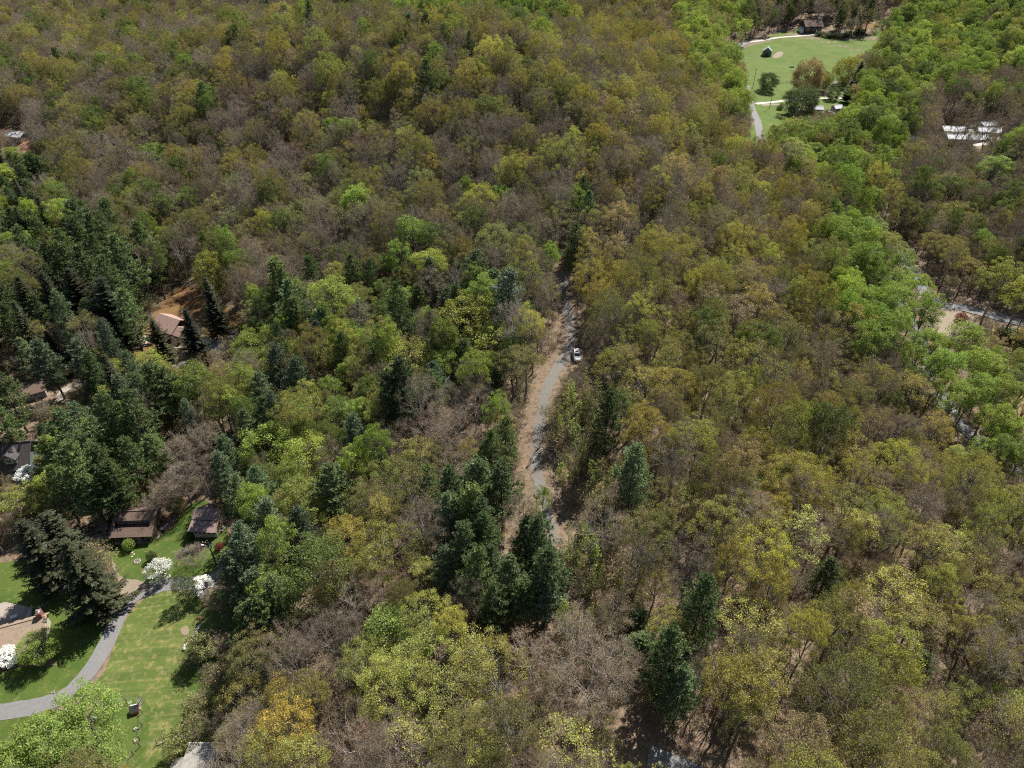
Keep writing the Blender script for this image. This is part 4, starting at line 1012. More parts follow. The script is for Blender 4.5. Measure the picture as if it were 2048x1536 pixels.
# prototypes: (kind) -> list of (trunk mesh, crown mesh, whole mesh, height, radius)
PROTO = {}
def proto(kind, parts, H, Rr, bark, leaf):
    (wv, wf), (tv, tf), (lv, lf) = parts
    k = len(PROTO.setdefault(kind, []))
    tm = mesh_np(kind + '_trunk', wv, wf, [M[bark]])
    cv, cf, mi, mats = [], [], [], []
    n = 0
    for v, f, mm in ((tv, tf, M['twig']), (lv, lf, M[leaf])):
        if len(v): cv.append(v); cf.append(f + n); n += len(v); mi.append(np.full(len(f), len(mats))); mats.append(mm)
    cv, cf, mi = np.concatenate(cv), np.concatenate(cf), np.concatenate(mi)
    cm = mesh_np(kind + '_crown', cv, cf, mats, mi)
    am = mesh_np(kind, np.concatenate([cv, wv]), np.concatenate([cf, wf + len(cv)]), mats + [M[bark]], np.concatenate([mi, np.full(len(wf), len(mats))]))
    PROTO[kind].append((tm, cm, am, H, Rr))
for s in range(7): proto('budding_tree', deciduous(100 + s, 18, 4.6 + .25 * (s % 3), .44 - .04 * (s % 3), 46 + 5 * s, 6, 92 + 6 * s, .17, .84, .46, 6 + s % 3), 18, 4.8, 'bark', 'leaf')
for s in range(4): proto('budding_tree', deciduous(120 + s, 19, 3.4, .50, 34 + 3 * s, 6, 84, .16, .80, .40, 5, .6), 19, 3.6, 'bark', 'leaf')
for s in range(3): proto('broad_tree', deciduous(140 + s, 17, 7.0, .32, 100, 8, 125, .175, 1.0, .5, 9, .5), 17, 7.0, 'bark', 'leaf')
for s in range(3): proto('broad_bare', deciduous(240 + s, 16, 6.0, .25, 90, 18, 24 + 14 * s, .12, 1.1, .42, 11, .5, .8, .019, 1.25), 16, 6.0, 'pale_bark', 'leaf')
for s in range(3): proto('round_tree', deciduous(370 + s, 18, 9.0, .08, 150, 2, 130, .40, 2.0, .62, 9, low=-.97, upb=.02), 18, 9.0, 'bark', 'leaf')
for s in range(6): proto('bare_tree', deciduous(200 + s, 18, 4.8, .36, 60, 13, 22 + 14 * (s % 3), .13, 1.1, .40, 9, .5, .8, .022, 1.2), 18, 4.8, 'pale_bark', 'leaf')
for s in range(5): proto('leafy_tree', deciduous(300 + s, 18, 4.6, .36 + .05 * (s % 2), 56, 3, 150, .225, .98, .46, 7), 18, 4.6, 'bark', 'leaf')
for s in range(3): proto('dome_tree', deciduous(350 + s, 13, 4.8, .12, 120, 2, 110, .24, 1.15, .66, 8, low=-.97, upb=.02), 13, 4.8, 'bark', 'leaf')
for s in range(5): proto('pine_tree', pine(400 + s, 22, 4.4, .2 + .05 * (s % 2), .95, 5, .52, .16, .38, 1.35), 22, 4.4, 'dark_bark', 'needle')
for s in range(6): proto('spruce_tree', spruce(500 + s, 22, 4.3 - .3 * (s % 2), .07 + .05 * (s % 3), .52 + .1 * (s % 2), .20 + .08 * (s % 3), 7, (.55, .8, .65)[s % 3], .25 + .08 * (s % 3)), 22, 4.3, 'dark_bark', 'needle')
for s in range(4): proto('sapling', sapling(600 + s, 11, 1.9, 7 + 2 * (s % 2)), 11, 1.9, 'bark', 'leaf')
for s in range(2): proto('flowering_tree', deciduous(700 + s, 6, 2.6, .16, 76, 3, 80, .22, .6, .6, 7, .2, .6, .012, low=-.85, upb=.1), 6, 2.6, 'bark', 'petal')
for s in range(2): proto('yard_tree', deciduous(720 + s, 6, 2.4, .15, 66, 6, 60, .18, .62, .5, 7, .2, .8, .012, low=-.9, upb=.08), 6, 2.4, 'bark', 'leaf')
for s in range(2): proto('yard_bare', deciduous(740 + s, 5, 2.8, .15, 60, 22, 5, .12, .8, .4, 8, .2, 1, .012), 5, 2.8, 'bark', 'leaf')
for s in range(2): proto('bush', bush(800 + s), 2.4, 1.4, 'bark', 'leaf')
for s in range(3): proto('undergrowth', deciduous(820 + s, 4, 1.7, .12, 30, 14, 12, .2, .7, .4, 6, .3, 1, .012), 4, 1.7, 'bark', 'leaf')

# colour of a tree: word for its label and reflectance of its leaves
TINT = {'olive': (0.215, 0.205, 0.066), 'gold': (0.32, 0.275, 0.072), 'lime': (0.335, 0.35, 0.09), 'tan': (0.34, 0.265, 0.16), 'brown': (0.20, 0.155, 0.105),
        'rust': (0.31, 0.155, 0.08), 'grey': (0.25, 0.22, 0.17), 'mauve': (0.185, 0.138, 0.11), 'bright green': (0.21, 0.29, 0.070), 'fresh green': (0.28, 0.35, 0.085), 'pale green': (0.28, 0.31, 0.13),
        'mid green': (0.135, 0.175, 0.055), 'dark green': (0.09, 0.12, 0.048), 'blue-green': (0.145, 0.195, 0.118), 'deep green': (0.13, 0.18, 0.072), 'blackish green': (0.052, 0.060, 0.030), 'white': (0.76, 0.75, 0.72), 'red': (0.18, 0.035, 0.04)}
CATNAME = {'broad_tree': 'tree', 'broad_bare': 'tree', 'round_tree': 'tree', 'budding_tree': 'tree', 'bare_tree': 'tree', 'leafy_tree': 'tree', 'dome_tree': 'tree', 'pine_tree': 'pine', 'spruce_tree': 'spruce', 'sapling': 'sapling', 'flowering_tree': 'flowering tree', 'yard_tree': 'tree', 'yard_bare': 'tree', 'bush': 'bush'}
OBJNAME = {'broad_tree': 'budding_tree', 'broad_bare': 'bare_tree', 'round_tree': 'leafy_tree', 'dome_tree': 'leafy_tree', 'yard_tree': 'garden_tree', 'yard_bare': 'bare_tree'}
NOUN = {'broad_tree': 'broad {t} budding tree', 'broad_bare': 'broad {t} leafless tree', 'round_tree': 'big round {t} tree', 'budding_tree': '{t} budding tree', 'bare_tree': '{t} leafless tree', 'leafy_tree': '{t} leafy tree', 'dome_tree': '{t} domed tree', 'pine_tree': '{t} pine', 'spruce_tree': '{t} spruce',
        'sapling': '{t} sapling', 'flowering_tree': '{t} flowering tree', 'yard_tree': 'small {t} tree', 'yard_bare': 'low bare {t} tree', 'bush': '{t} bush'}

# single trees picked out of the photograph: crown centre, kind, colour, height, crown radius[, label]
HERO = []
def H_(kind, tint, *items):
    for it in items: HERO.append((it[0], it[1], kind, tint, it[2], it[3] * (1.18 if kind == 'spruce_tree' else 1), it[4] if len(it) > 4 else None))
# bottom left yards
H_('leafy_tree', 'bright green', (165, 1440, 12, 5.5), (60, 1490, 12, 6.0))
H_('leafy_tree', 'fresh green', (190, 1505, 11, 5.0), (110, 1470, 13, 5), (20, 1545, 11, 5), (130, 1545, 10, 5))
H_('dome_tree', 'fresh green', (70, 1292, 6.5, 3.3, 'yellow-green rounded tree against the roof of the beige bungalow'))
H_('spruce_tree', 'blackish green', (78, 1105, 21, 4.6, 'left of two huge dark spruces by the drive'), (165, 1150, 22, 5.4, 'right of two huge dark spruces, its branches over the drive'), (120, 1080, 18, 4))
H_('flowering_tree', 'white', (315, 1136, 4.8, 2.4, 'round white flowering tree on the lawn by the drive'), (405, 1170, 4.6, 2.0, 'small white flowering tree at the shaded bend of the drive'), (10, 1312, 4, 2.2, 'white flowering shrub tree at the left edge by the beige bungalow'), (52, 948, 4.5, 2.6, 'white flowering tree in front of the green dormer house'))
H_('yard_tree', 'mid green', (366, 1170, 6.5, 2.6, 'dark green garden tree between the two white flowering trees'))
H_('yard_bare', 'brown', (378, 1110, 4.5, 3.2, 'low bare spreading tree on the lawn right of the white flowering tree'))
H_('bush', 'bright green', (257, 1088, 2.6, 1.5, 'clipped round green bush in front of the long brown cabin'))
H_('bush', 'dark green', (303, 1112, 2.6, 1.2, 'dark green bush behind the round white flowering tree'), (378, 1068, 2.6, 1.0, 'dark bush at the left corner of the cream cottage'))
H_('bush', 'red', (396, 1093, 1.8, 1.0, 'reddish bush in front of the cream cottage'), (438, 1092, 1.8, 1.0, 'rusty bush at the right corner of the cream cottage'), (1924, 634, 2.6, 2.0, 'dark red bush on the dirt verge by the side road'))
H_('yard_tree', 'pale green', (383, 1412, 6, 2.3, 'grey-green small tree at the right edge of the lawn'), (352, 1480, 6, 2.5, 'grey-green small tree at the lower right corner of the lawn'), (398, 1285, 7, 2.8, 'olive-green tree over the stone border of the lawn'), (388, 1450, 5, 2))
H_('leafy_tree', 'lime', (58, 1000, 11, 5.2, 'lime green broad tree below the green dormer house'))
# left pines and spruces
H_('pine_tree', 'deep green', (150, 900, 25, 6.2), (165, 960, 24, 6), (235, 860, 24, 5.4), (280, 850, 24, 5.2), (215, 950, 20, 4.6), (270, 930, 19, 4), (128, 985, 18, 4), (240, 975, 18, 4))
H_('pine_tree', 'olive', (88, 938, 9, 3.0))
H_('pine_tree', 'blue-green', (100, 735, 20, 5.2), (172, 735, 20, 5.0), (385, 850, 17, 3.0), (60, 720, 16, 4))
H_('pine_tree', 'deep green', (20, 800, 20, 5), (15, 860, 18, 4))
H_('spruce_tree', 'blackish green', (425, 608, 21, 3.8), (385, 668, 19, 4.2), (318, 680, 16, 3.4), (222, 620, 25, 6.0), (160, 600, 25, 6.4), (60, 610, 23, 6))
H_('pine_tree', 'dark green', (110, 590, 23, 5.2), (15, 610, 22, 5.2), (190, 650, 19, 4.8), (30, 660, 20, 5), (110, 540, 22, 5), (130, 650, 19, 4.6), (85, 640, 20, 4.6))
H_('pine_tree', 'deep green', (205, 500, 29, 7.0), (255, 545, 29, 7.0), (165, 495, 26, 6.2), (230, 585, 27, 6.2), (150, 560, 27, 6.4), (186, 565, 28, 6.4), (262, 640, 23, 5.4), (140, 525, 26, 6), (50, 350, 20, 4.2), (78, 428, 20, 5.5), (20, 395, 20, 4.5), (55, 505, 22, 5), (228, 460, 26, 5.8))
H_('dome_tree', 'lime', (420, 545, 19, 5.2), (235, 745, 12, 4.6), (300, 735, 12, 5.0), (245, 785, 11, 4.6), (325, 780, 12, 5.2), (280, 770, 11, 4.2))
H_('dome_tree', 'fresh green', (492, 690, 12, 4.5), (545, 672, 11, 4.2), (500, 725, 12, 5.2), (550, 715, 11, 5))
H_('dome_tree', 'fresh green', (548, 890, 16, 6.2, 'taller of the two smooth bright green domed trees left of centre'), (614, 915, 15, 5.2, 'shorter of the two smooth bright green domed trees left of centre'))
# pines right of the lawn
H_('pine_tree', 'blue-green', (500, 1115, 21, 4.6), (475, 1160, 18, 4), (545, 1060, 20, 4.4), (490, 1010, 19, 4.2), (525, 990, 18, 4), (605, 1075, 18, 4), (520, 1190, 16, 3.5), (562, 745, 20, 5), (600, 770, 19, 4.5), (528, 800, 19, 4.5), (462, 925, 18, 4), (450, 960, 18, 3.6), (500, 870, 17, 3.6), (640, 690, 17, 4))
H_('leafy_tree', 'fresh green', (555, 1185, 14, 4.6), (645, 1120, 14, 4), (610, 1010, 16, 5), (580, 960, 15, 4), (620, 1040, 14, 4.4), (525, 1010, 14, 4))
H_('pine_tree', 'deep green', (530, 1250, 18, 4.6), (505, 1265, 17, 4.2), (560, 1215, 19, 4.4))
H_('budding_tree', 'olive', (500, 1330, 15, 4.8), (492, 1395, 14, 4.6), (520, 1300, 16, 4.6))
H_('pine_tree', 'deep green', (225, 985, 18, 4.4), (190, 1000, 17, 4.2), (110, 925, 17, 4))
H_('bare_tree', 'brown', (335, 985, 10, 4), (365, 960, 12, 4.4), (400, 935, 13, 4.4), (425, 975, 11, 3.8), (355, 905, 13, 4.4), (395, 880, 13, 4.4), (310, 1005, 8, 3))
H_('yard_tree', 'olive', (350, 1010, 5, 2.4), (425, 900, 7, 3), (440, 1010, 6, 2.4))
# centre
H_('pine_tree', 'deep green', (625, 562, 20, 4.6), (955, 560, 20, 6), (990, 590, 18, 5), (920, 570, 17, 4.5), (805, 775, 17, 4.6), (795, 640, 15, 4), (868, 790, 16, 4), (862, 668, 17, 4.2), (930, 720, 14, 3.4), (770, 660, 16, 4), (840, 610, 15, 4))
H_('pine_tree', 'blue-green', (650, 670, 18, 4.5), (870, 770, 15, 4), (720, 640, 15, 4), (905, 665, 15, 4))
H_('dome_tree', 'lime', (935, 640, 17, 8.2, 'big yellow-green domed oak left of the gravel track'), (988, 680, 13, 5.2, 'smaller yellow-green dome against the big domed oak'), (815, 725, 16, 7.0))
H_('leafy_tree', 'bright green', (700, 670, 14, 4.6), (735, 680, 14, 4.6), (800, 600, 14, 4.6), (660, 780, 14, 4.4), (700, 740, 13, 4), (775, 535, 14, 4), (640, 640, 12, 4), (680, 830, 13, 4.6), (760, 690, 13, 4.4), (600, 700, 13, 4.4), (710, 600, 13, 4.2), (850, 640, 13, 3.6), (775, 580, 12, 4), (890, 730, 13, 4.2), (590, 830, 13, 4.4))
H_('pine_tree', 'deep green', (905, 1000, 20, 4.4), (945, 1040, 21, 4.6), (860, 985, 17, 3.6), (985, 925, 19, 4.0), (1012, 890, 17, 3.4), (970, 930, 15, 3), (930, 1110, 20, 4.0), (970, 1090, 18, 3.8))
H_('pine_tree', 'deep green', (1075, 1100, 20, 4.6), (1095, 1165, 19, 4.6), (1020, 1175, 18, 4.2), (1052, 1095, 18, 3.4), (1050, 1210, 15, 4), (985, 1150, 17, 3.6))
H_('pine_tree', 'blue-green', (892, 1150, 17, 3.4), (965, 1060, 19, 4), (1090, 1200, 14, 3.8), (900, 1045, 18, 4))
H_('bare_tree', 'grey', (950, 800, 14, 5.5, 'silvery bare tree with arching branches left of the gravel track'), (1160, 1265, 14, 4.5), (660, 1270, 16, 5.5), (800, 1490, 16, 5), (720, 1210, 13, 4.5))
H_('bare_tree', 'tan', (790, 880, 15, 5.5), (685, 930, 15, 5), (905, 930, 13, 4), (1190, 1360, 16, 7.0, 'wide golden-tipped bare tree near the bottom centre'), (1230, 1340, 14, 4.5))
H_('bare_tree', 'rust', (900, 850, 15, 6.0, 'rust-tipped bare tree above the dark pines left of the fallen trunk'), (775, 1170, 13, 5), (1060, 1310, 13, 4.6, 'dark reddish bare tree at the bottom centre'), (870, 870, 14, 5))
H_('budding_tree', 'lime', (775, 1105, 16, 7.0), (780, 975, 15, 6), (870, 1330, 16, 7.8), (790, 1380, 16, 6), (740, 1330, 14, 5), (960, 1310, 15, 4.5), (920, 1380, 14, 5), (730, 1130, 14, 4.5), (850, 1510, 14, 5.5), (1130, 1510, 14, 5), (720, 1010, 14, 5))
H_('dome_tree', 'bright green', (790, 1268, 14, 6.4, 'vivid green domed tree at the bottom centre-left'))
H_('leafy_tree', 'bright green', (1085, 1000, 11, 1.9), (1200, 1000, 9, 1.6))
# right of the track
H_('pine_tree', 'blue-green', (1262, 960, 20, 4.6, 'blue-green pine standing alone right of the fallen trunk'))
H_('pine_tree', 'dark green', (1213, 850, 21, 4.2, 'tall dark pine right of the gravel track below the car'))
H_('pine_tree', 'deep green', (1395, 1225, 21, 4.4, 'left of the two dark pines on the lower right slope'), (1335, 1330, 20, 4.6, 'darker of the two pines on the lower right slope'), (1360, 1390, 15, 4), (1280, 1300, 9, 4), (1270, 1250, 8, 3.2))
H_('pine_tree', 'dark green', (1695, 865, 16, 3.8), (1765, 930, 16, 3.6), (1650, 1160, 13, 3.6), (1840, 1330, 8, 3))
H_('pine_tree', 'deep green', (1175, 440, 20, 4.5), (1185, 335, 18, 4.4), (1108, 250, 18, 4.2), (1165, 400, 18, 3.6), (1150, 500, 19, 4), (1225, 230, 15, 5))
H_('budding_tree', 'gold', (1230, 740, 19, 5.5), (1190, 560, 18, 6), (1240, 560, 18, 6), (1210, 600, 17, 5.6), (1180, 520, 16, 5), (1340, 780, 18, 6), (1300, 860, 17, 6), (1560, 960, 17, 7), (1620, 980, 17, 6), (1250, 690, 16, 5.5), (1290, 780, 17, 5.5))
H_('budding_tree', 'lime', (1590, 950, 18, 6.5), (1760, 1040, 17, 6), (1500, 1250, 15, 5), (1780, 1190, 16, 5.5), (1880, 1100, 16, 5.5), (1480, 800, 17, 6), (1470, 780, 15, 5))
H_('dome_tree', 'fresh green', (2025, 1410, 9, 3.6, 'single fresh green bush-like tree at the lower right edge'))
# poplars along the valley road
H_('leafy_tree', 'bright green', (1690, 490, 22, 5.5), (1745, 560, 22, 5.5), (1785, 610, 22, 6), (1720, 640, 21, 5), (1790, 680, 22, 6), (1740, 690, 21, 5.5), (1850, 630, 21, 5), (1825, 590, 21, 5), (1700, 450, 20, 5), (1650, 600, 17, 4))
H_('leafy_tree', 'fresh green', (1925, 690, 21, 5.6), (1960, 735, 21, 5.6), (1890, 740, 20, 5), (1990, 790, 20, 5.4), (1940, 790, 20, 5), (1905, 800, 18, 4.6), (1985, 850, 18, 4.6), (2030, 870, 17, 4.4), (2038, 925, 15, 4.2), (2005, 905, 15, 4), (1965, 905, 13, 3.6), (1870, 700, 18, 4.6))
H_('leafy_tree', 'lime', (2000, 560, 21, 6.5, 'tall yellow-green tree over the side road, left of its pair'), (2045, 590, 21, 6), (1915, 915, 9, 3.4, 'small golden-green bush-like tree below the poplars'))
H_('leafy_tree', 'bright green', (1765, 530, 18, 4.6), (1800, 570, 18, 4.6), (1822, 640, 19, 4.6), (1845, 690, 19, 4.6), (1865, 745, 18, 4.4), (1790, 650, 19, 4.6), (1830, 720, 17, 4.4), (1760, 600, 18, 4.6))
H_('leafy_tree', 'pale green', (1745, 470, 20, 5.2), (1780, 500, 18, 4.6), (1650, 520, 17, 4.4))
# upper right valley
H_('leafy_tree', 'fresh green', (1432, 65, 19, 6.5), (1405, 90, 18, 6), (1450, 25, 18, 6), (1490, 55, 18, 6), (1380, 50, 18, 6), (1790, 240, 19, 7), (1740, 240, 18, 6.5), (1770, 190, 18, 6.5), (1870, 140, 17, 6), (1840, 110, 18, 7), (1800, 100, 18, 7))
H_('leafy_tree', 'bright green', (1600, 270, 19, 6.5), (1640, 265, 19, 7), (1560, 300, 17, 6), (1680, 300, 18, 6), (1730, 330, 17, 6), (1770, 360, 17, 5.6), (1620, 310, 17, 6), (1755, 400, 15, 4.6), (1575, 260, 15, 5), (1868, 155, 17, 5))
H_('round_tree', 'dark green', (1608, 194, 16, 9.5, 'broad dark tree beside the pale lane behind the sheds'), (1538, 158, 11, 6.5, 'rounded dark green tree at the lower edge of the meadow'), (1668, 184, 7, 4.5, 'dark round bush inside the bend of the grey path'))
H_('round_tree', 'tan', (1622, 140, 20, 10.5, 'wide tan rounded tree in front of the meadow'))
H_('round_tree', 'olive', (1648, 156, 12, 6))
H_('round_tree', 'lime', (1702, 133, 17, 8.5, 'yellow-green round tree at the right end of the meadow'))
H_('bush', 'dark green', (1640, 66, 3.5, 4), (1660, 68, 4, 5), (1680, 70, 4, 5), (1700, 67, 4, 5), (1720, 62, 4, 5), (1560, 215, 2.5, 2), (2020, 668, 3.5, 4), (2045, 675, 3.5, 4), (1690, 160, 4, 4), (1660, 158, 3, 3))
H_('spruce_tree', 'blackish green', (1718, 150, 19, 4.5, 'dark spruce beside the yellow-green tree at the meadow end'), (1700, 180, 13, 4))
H_('budding_tree', 'olive', (1905, 430, 15, 7.0), (1815, 420, 16, 6), (1935, 540, 14, 5), (1870, 490, 14, 6), (1900, 500, 14, 6))
H_('leafy_tree', 'bright green', (1985, 340, 16, 7, 'bright green tree below the white-roofed sheds'))
H_('budding_tree', 'pale green', (1915, 435, 16, 6.5), (1500, 200, 15, 5), (1480, 240, 15, 5.5))
H_('leafy_tree', 'bright green', (310, 310, 15, 6.5, 'bright green tree alone on the left hillside'), (330, 335, 13, 5), (705, 355, 11, 4.2), (820, 470, 13, 4.2), (445, 370, 11, 4), (1238, 110, 16, 5), (1285, 105, 16, 5.5), (1262, 130, 14, 5))
H_('leafy_tree', 'fresh green', (15, 555, 18, 5), (10, 30, 18, 6), (20, 320, 16, 6))
H_('bare_tree', 'rust', (942, 400, 9, 2.6, 'small rust-red tree alone on the middle hillside'))

# mixtures of the wood by area: polygon in the photograph, [(weight, kind, colour)], share of places that hold a tree
OAK = [(30, 'budding_tree', 'olive'), (18, 'budding_tree', 'gold'), (13, 'budding_tree', 'lime'), (9, 'budding_tree', 'tan'), (13, 'bare_tree', 'tan'), (10, 'bare_tree', 'brown'), (6, 'bare_tree', 'grey'), (3, 'bare_tree', 'mauve'), (2, 'bare_tree', 'rust'), (3, 'leafy_tree', 'mid green')]
HILL = [(36, 'budding_tree', 'olive'), (13, 'budding_tree', 'gold'), (9, 'budding_tree', 'lime'), (15, 'bare_tree', 'mauve'), (13, 'bare_tree', 'brown'), (10, 'bare_tree', 'grey'), (8, 'bare_tree', 'tan'), (3, 'bare_tree', 'rust'), (5, 'leafy_tree', 'mid green'), (2, 'leafy_tree', 'bright green'), (1, 'pine_tree', 'deep green')]
GREEN = [(28, 'leafy_tree', 'bright green'), (32, 'leafy_tree', 'fresh green'), (12, 'leafy_tree', 'mid green'), (8, 'leafy_tree', 'pale green'), (10, 'budding_tree', 'lime'), (6, 'budding_tree', 'olive'), (6, 'bare_tree', 'tan')]
PINES = [(14, 'spruce_tree', 'blackish green'), (34, 'pine_tree', 'deep green'), (10, 'pine_tree', 'blue-green'), (12, 'bare_tree', 'brown'), (16, 'budding_tree', 'olive'), (14, 'leafy_tree', 'fresh green')]
MIXED = [(18, 'pine_tree', 'deep green'), (7, 'pine_tree', 'blue-green'), (12, 'leafy_tree', 'mid green'), (18, 'leafy_tree', 'fresh green'), (10, 'leafy_tree', 'bright green'), (16, 'budding_tree', 'olive'), (8, 'budding_tree', 'lime'), (14, 'bare_tree', 'brown'), (8, 'bare_tree', 'tan'), (6, 'bare_tree', 'grey')]
ZONES = [
    ([(1050, 745), (1190, 735), (1235, 880), (1225, 1060), (1260, 1200), (1130, 1230), (1050, 1020), (1020, 880)], [(55, 'sapling', 'fresh green'), (12, 'sapling', 'olive'), (22, 'sapling', 'tan'), (6, 'bare_tree', 'grey')], .75),
    ([(1640, 420), (1790, 440), (1900, 600), (2060, 740), (2060, 930), (1990, 900), (1880, 790), (1760, 700), (1650, 610)], GREEN, .9),
    ([(1510, 235), (1700, 215), (1760, 80), (1850, -60), (2060, -60), (2060, 140), (1860, 170), (1800, 330), (1720, 410), (1560, 340)], GREEN, 1),
    ([(1360, -80), (1500, -80), (1480, 120), (1500, 250), (1420, 200), (1350, 60)], [(60, 'leafy_tree', 'fresh green'), (20, 'budding_tree', 'pale green'), (20, 'budding_tree', 'olive')], 1),
    ([(650, -80), (1140, -80), (1140, 45), (860, 50), (650, 10)], [(60, 'leafy_tree', 'bright green'), (20, 'bare_tree', 'brown'), (20, 'budding_tree', 'olive')], 1),
    ([(1500, -80), (1840, -80), (1760, 60), (1500, 45)], [(35, 'bare_tree', 'brown'), (20, 'pine_tree', 'dark green'), (25, 'budding_tree', 'olive'), (10, 'bare_tree', 'rust'), (10, 'leafy_tree', 'mid green')], 1),
    ([(1780, 140), (2080, 140), (2080, 620), (1900, 600), (1800, 470), (1750, 300)], [(22, 'bare_tree', 'tan'), (22, 'bare_tree', 'brown'), (10, 'bare_tree', 'mauve'), (24, 'budding_tree', 'olive'), (8, 'budding_tree', 'gold'), (12, 'leafy_tree', 'mid green'), (4, 'leafy_tree', 'bright green')], .95),
    ([(-80, 320), (90, 330), (110, 430), (300, 470), (320, 640), (260, 720), (-80, 720)], PINES, 1),
    ([(-80, 700), (320, 710), (480, 800), (470, 1020), (-80, 1040)], PINES, .9),
    ([(300, 760), (480, 720), (480, 900), (420, 1000), (300, 960)], [(50, 'bare_tree', 'brown'), (25, 'bare_tree', 'tan'), (25, 'sapling', 'olive')], .8),
    ([(-80, 1040), (210, 1080), (200, 1320), (-80, 1600)], [(100, 'spruce_tree', 'blackish green')], .12),
    ([(440, 600), (800, 520), (1060, 560), (1060, 800), (900, 860), (640, 1000), (640, 1230), (440, 1260)], MIXED, 1),
    ([(840, 930), (1110, 940), (1130, 1230), (880, 1230)], [(40, 'pine_tree', 'deep green'), (30, 'bare_tree', 'grey'), (30, 'bare_tree', 'tan')], .8),
    ([(-80, 360), (1120, 380), (1120, 580), (-80, 600)], [(24, 'budding_tree', 'olive'), (8, 'budding_tree', 'pale green'), (6, 'budding_tree', 'lime'), (22, 'bare_tree', 'brown'), (20, 'bare_tree', 'tan'), (8, 'bare_tree', 'grey'), (6, 'leafy_tree', 'mid green'), (3, 'leafy_tree', 'bright green')], 1),
    ([(-80, -80), (1160, -80), (1160, 420), (-80, 420)], HILL, 1),
    ([(1300, 1000), (2120, 980), (2120, 1650), (1240, 1650)], [(16, 'budding_tree', 'olive'), (26, 'budding_tree', 'gold'), (18, 'budding_tree', 'lime'), (8, 'budding_tree', 'tan'), (14, 'bare_tree', 'tan'), (8, 'bare_tree', 'brown'), (7, 'bare_tree', 'grey'), (3, 'bare_tree', 'rust')], .82),
    ([(420, 1230), (1300, 1200), (1300, 1650), (420, 1650)], [(20, 'bare_tree', 'grey'), (20, 'bare_tree', 'tan'), (12, 'bare_tree', 'rust'), (26, 'budding_tree', 'lime'), (14, 'budding_tree', 'gold'), (8, 'budding_tree', 'olive')], .85),
]
def pick(mix, r):
    t = sum(w for w, *_ in mix); q = r.random() * t
    for w, k, c in mix:
        q -= w
        if q <= 0: return k, c
    return mix[-1][1:]

# ------------------------------------------------------------------ where the trees stand
TREES = []                                     # x, y, kind, colour, height, radius, label
hx_, hy_, hr_ = [], [], []
for px, py, kind, tint, h, rad, lab in HERO:
    f = .55 if kind in ('pine_tree', 'spruce_tree', 'bush') else .68
    x, y = ground_at(px, py, f * h)
    TREES.append((x, y, kind, tint, h, rad, lab))
    if kind != 'bush': hx_.append(x); hy_.append(y); hr_.append(rad)
hx_, hy_, hr_ = map(np.array, (hx_, hy_, hr_))
RC = np.concatenate([c for c, _ in ROADS]); RW = np.concatenate([np.full(len(c), w) for c, w in ROADS])
BU = np.array(BUILT)
CB = [(p, min(q[0] for q in p) - 2, max(q[0] for q in p) + 2, min(q[1] for q in p) - 2, max(q[1] for q in p) + 2) for p, _ in CLEAR]
def free(x, y, pad):
    if (np.hypot(RC[:, 0] - x, RC[:, 1] - y) < RW + pad * .4).any(): return False
    if (np.hypot(BU[:, 0] - x, BU[:, 1] - y) < BU[:, 2] + pad * .45).any(): return False
    for p, a, b, c, d in CB:
        if a < x < b and c < y < d:
            if inpoly(x, y, p): return False
    return True
# places that lie open to the view or to the sun in the photograph: no wood grows in front of them
OPEN = [[(1475, 100), (1500, 85), (1560, 70), (1590, 40), (1660, 40), (1700, 80), (1765, 62), (1750, 95), (1690, 118), (1680, 165), (1700, 205), (1690, 232), (1580, 232), (1545, 250), (1530, 290), (1500, 285), (1505, 230), (1493, 180), (1500, 140)],
        [(1825, 525), (1880, 590), (2050, 632), (2050, 690), (1980, 670), (1900, 690), (1860, 620)], [(1885, 785), (1960, 860), (2060, 930), (2060, 970), (1940, 890)],
        [(1114, 555), (1145, 555), (1168, 680), (1182, 700), (1180, 738), (1150, 745), (1118, 775), (1098, 830), (1094, 900), (1098, 970), (1118, 1060), (1160, 1185), (1128, 1195), (1085, 1050), (1066, 960), (1058, 900), (1068, 820), (1092, 745), (1118, 690), (1122, 620)],
        [(300, 610), (345, 575), (410, 575), (480, 620), (470, 720), (340, 750), (330, 690), (260, 705), (262, 680)], [(-40, 885), (90, 880), (90, 948), (-40, 965)], [(40, 770), (180, 750), (180, 800), (40, 805)],
        [(200, 1020), (440, 1015), (450, 1130), (490, 1190), (478, 1290), (430, 1400), (400, 1500), (390, 1560), (230, 1560), (120, 1420), (-40, 1440), (-40, 1350), (150, 1330), (225, 1230), (170, 1080)], [(1300, 1475), (1400, 1500), (1440, 1560), (1290, 1560)],
        [(-40, 1200), (110, 1200), (110, 1330), (-40, 1330)]]
BANK = [(5, 255), (75, 258), (75, 308), (5, 308)]
SHEDS = [(1862, 248), (2008, 246), (2008, 298), (1870, 298)]
hp = []
for px_, py_, kd_, tn_, h_, rd_, lb_ in HERO:
    f_ = .55 if kd_ in ('pine_tree', 'spruce_tree', 'bush') else .68
    x_, y_ = ground_at(px_, py_, f_ * h_); dp_ = project(x_, y_, tz(x_, y_) + f_ * h_)[2]
    if lb_: hp.append((px_, py_, dp_, rd_ * FPX / dp_ * .7))
hp = np.array(hp)
SUNV = np.array([-SHX, -SHY, math.tan(R(SUN_EL)) * math.hypot(SHX, SHY)]); SUNV /= np.linalg.norm(SUNV)
LIT = []
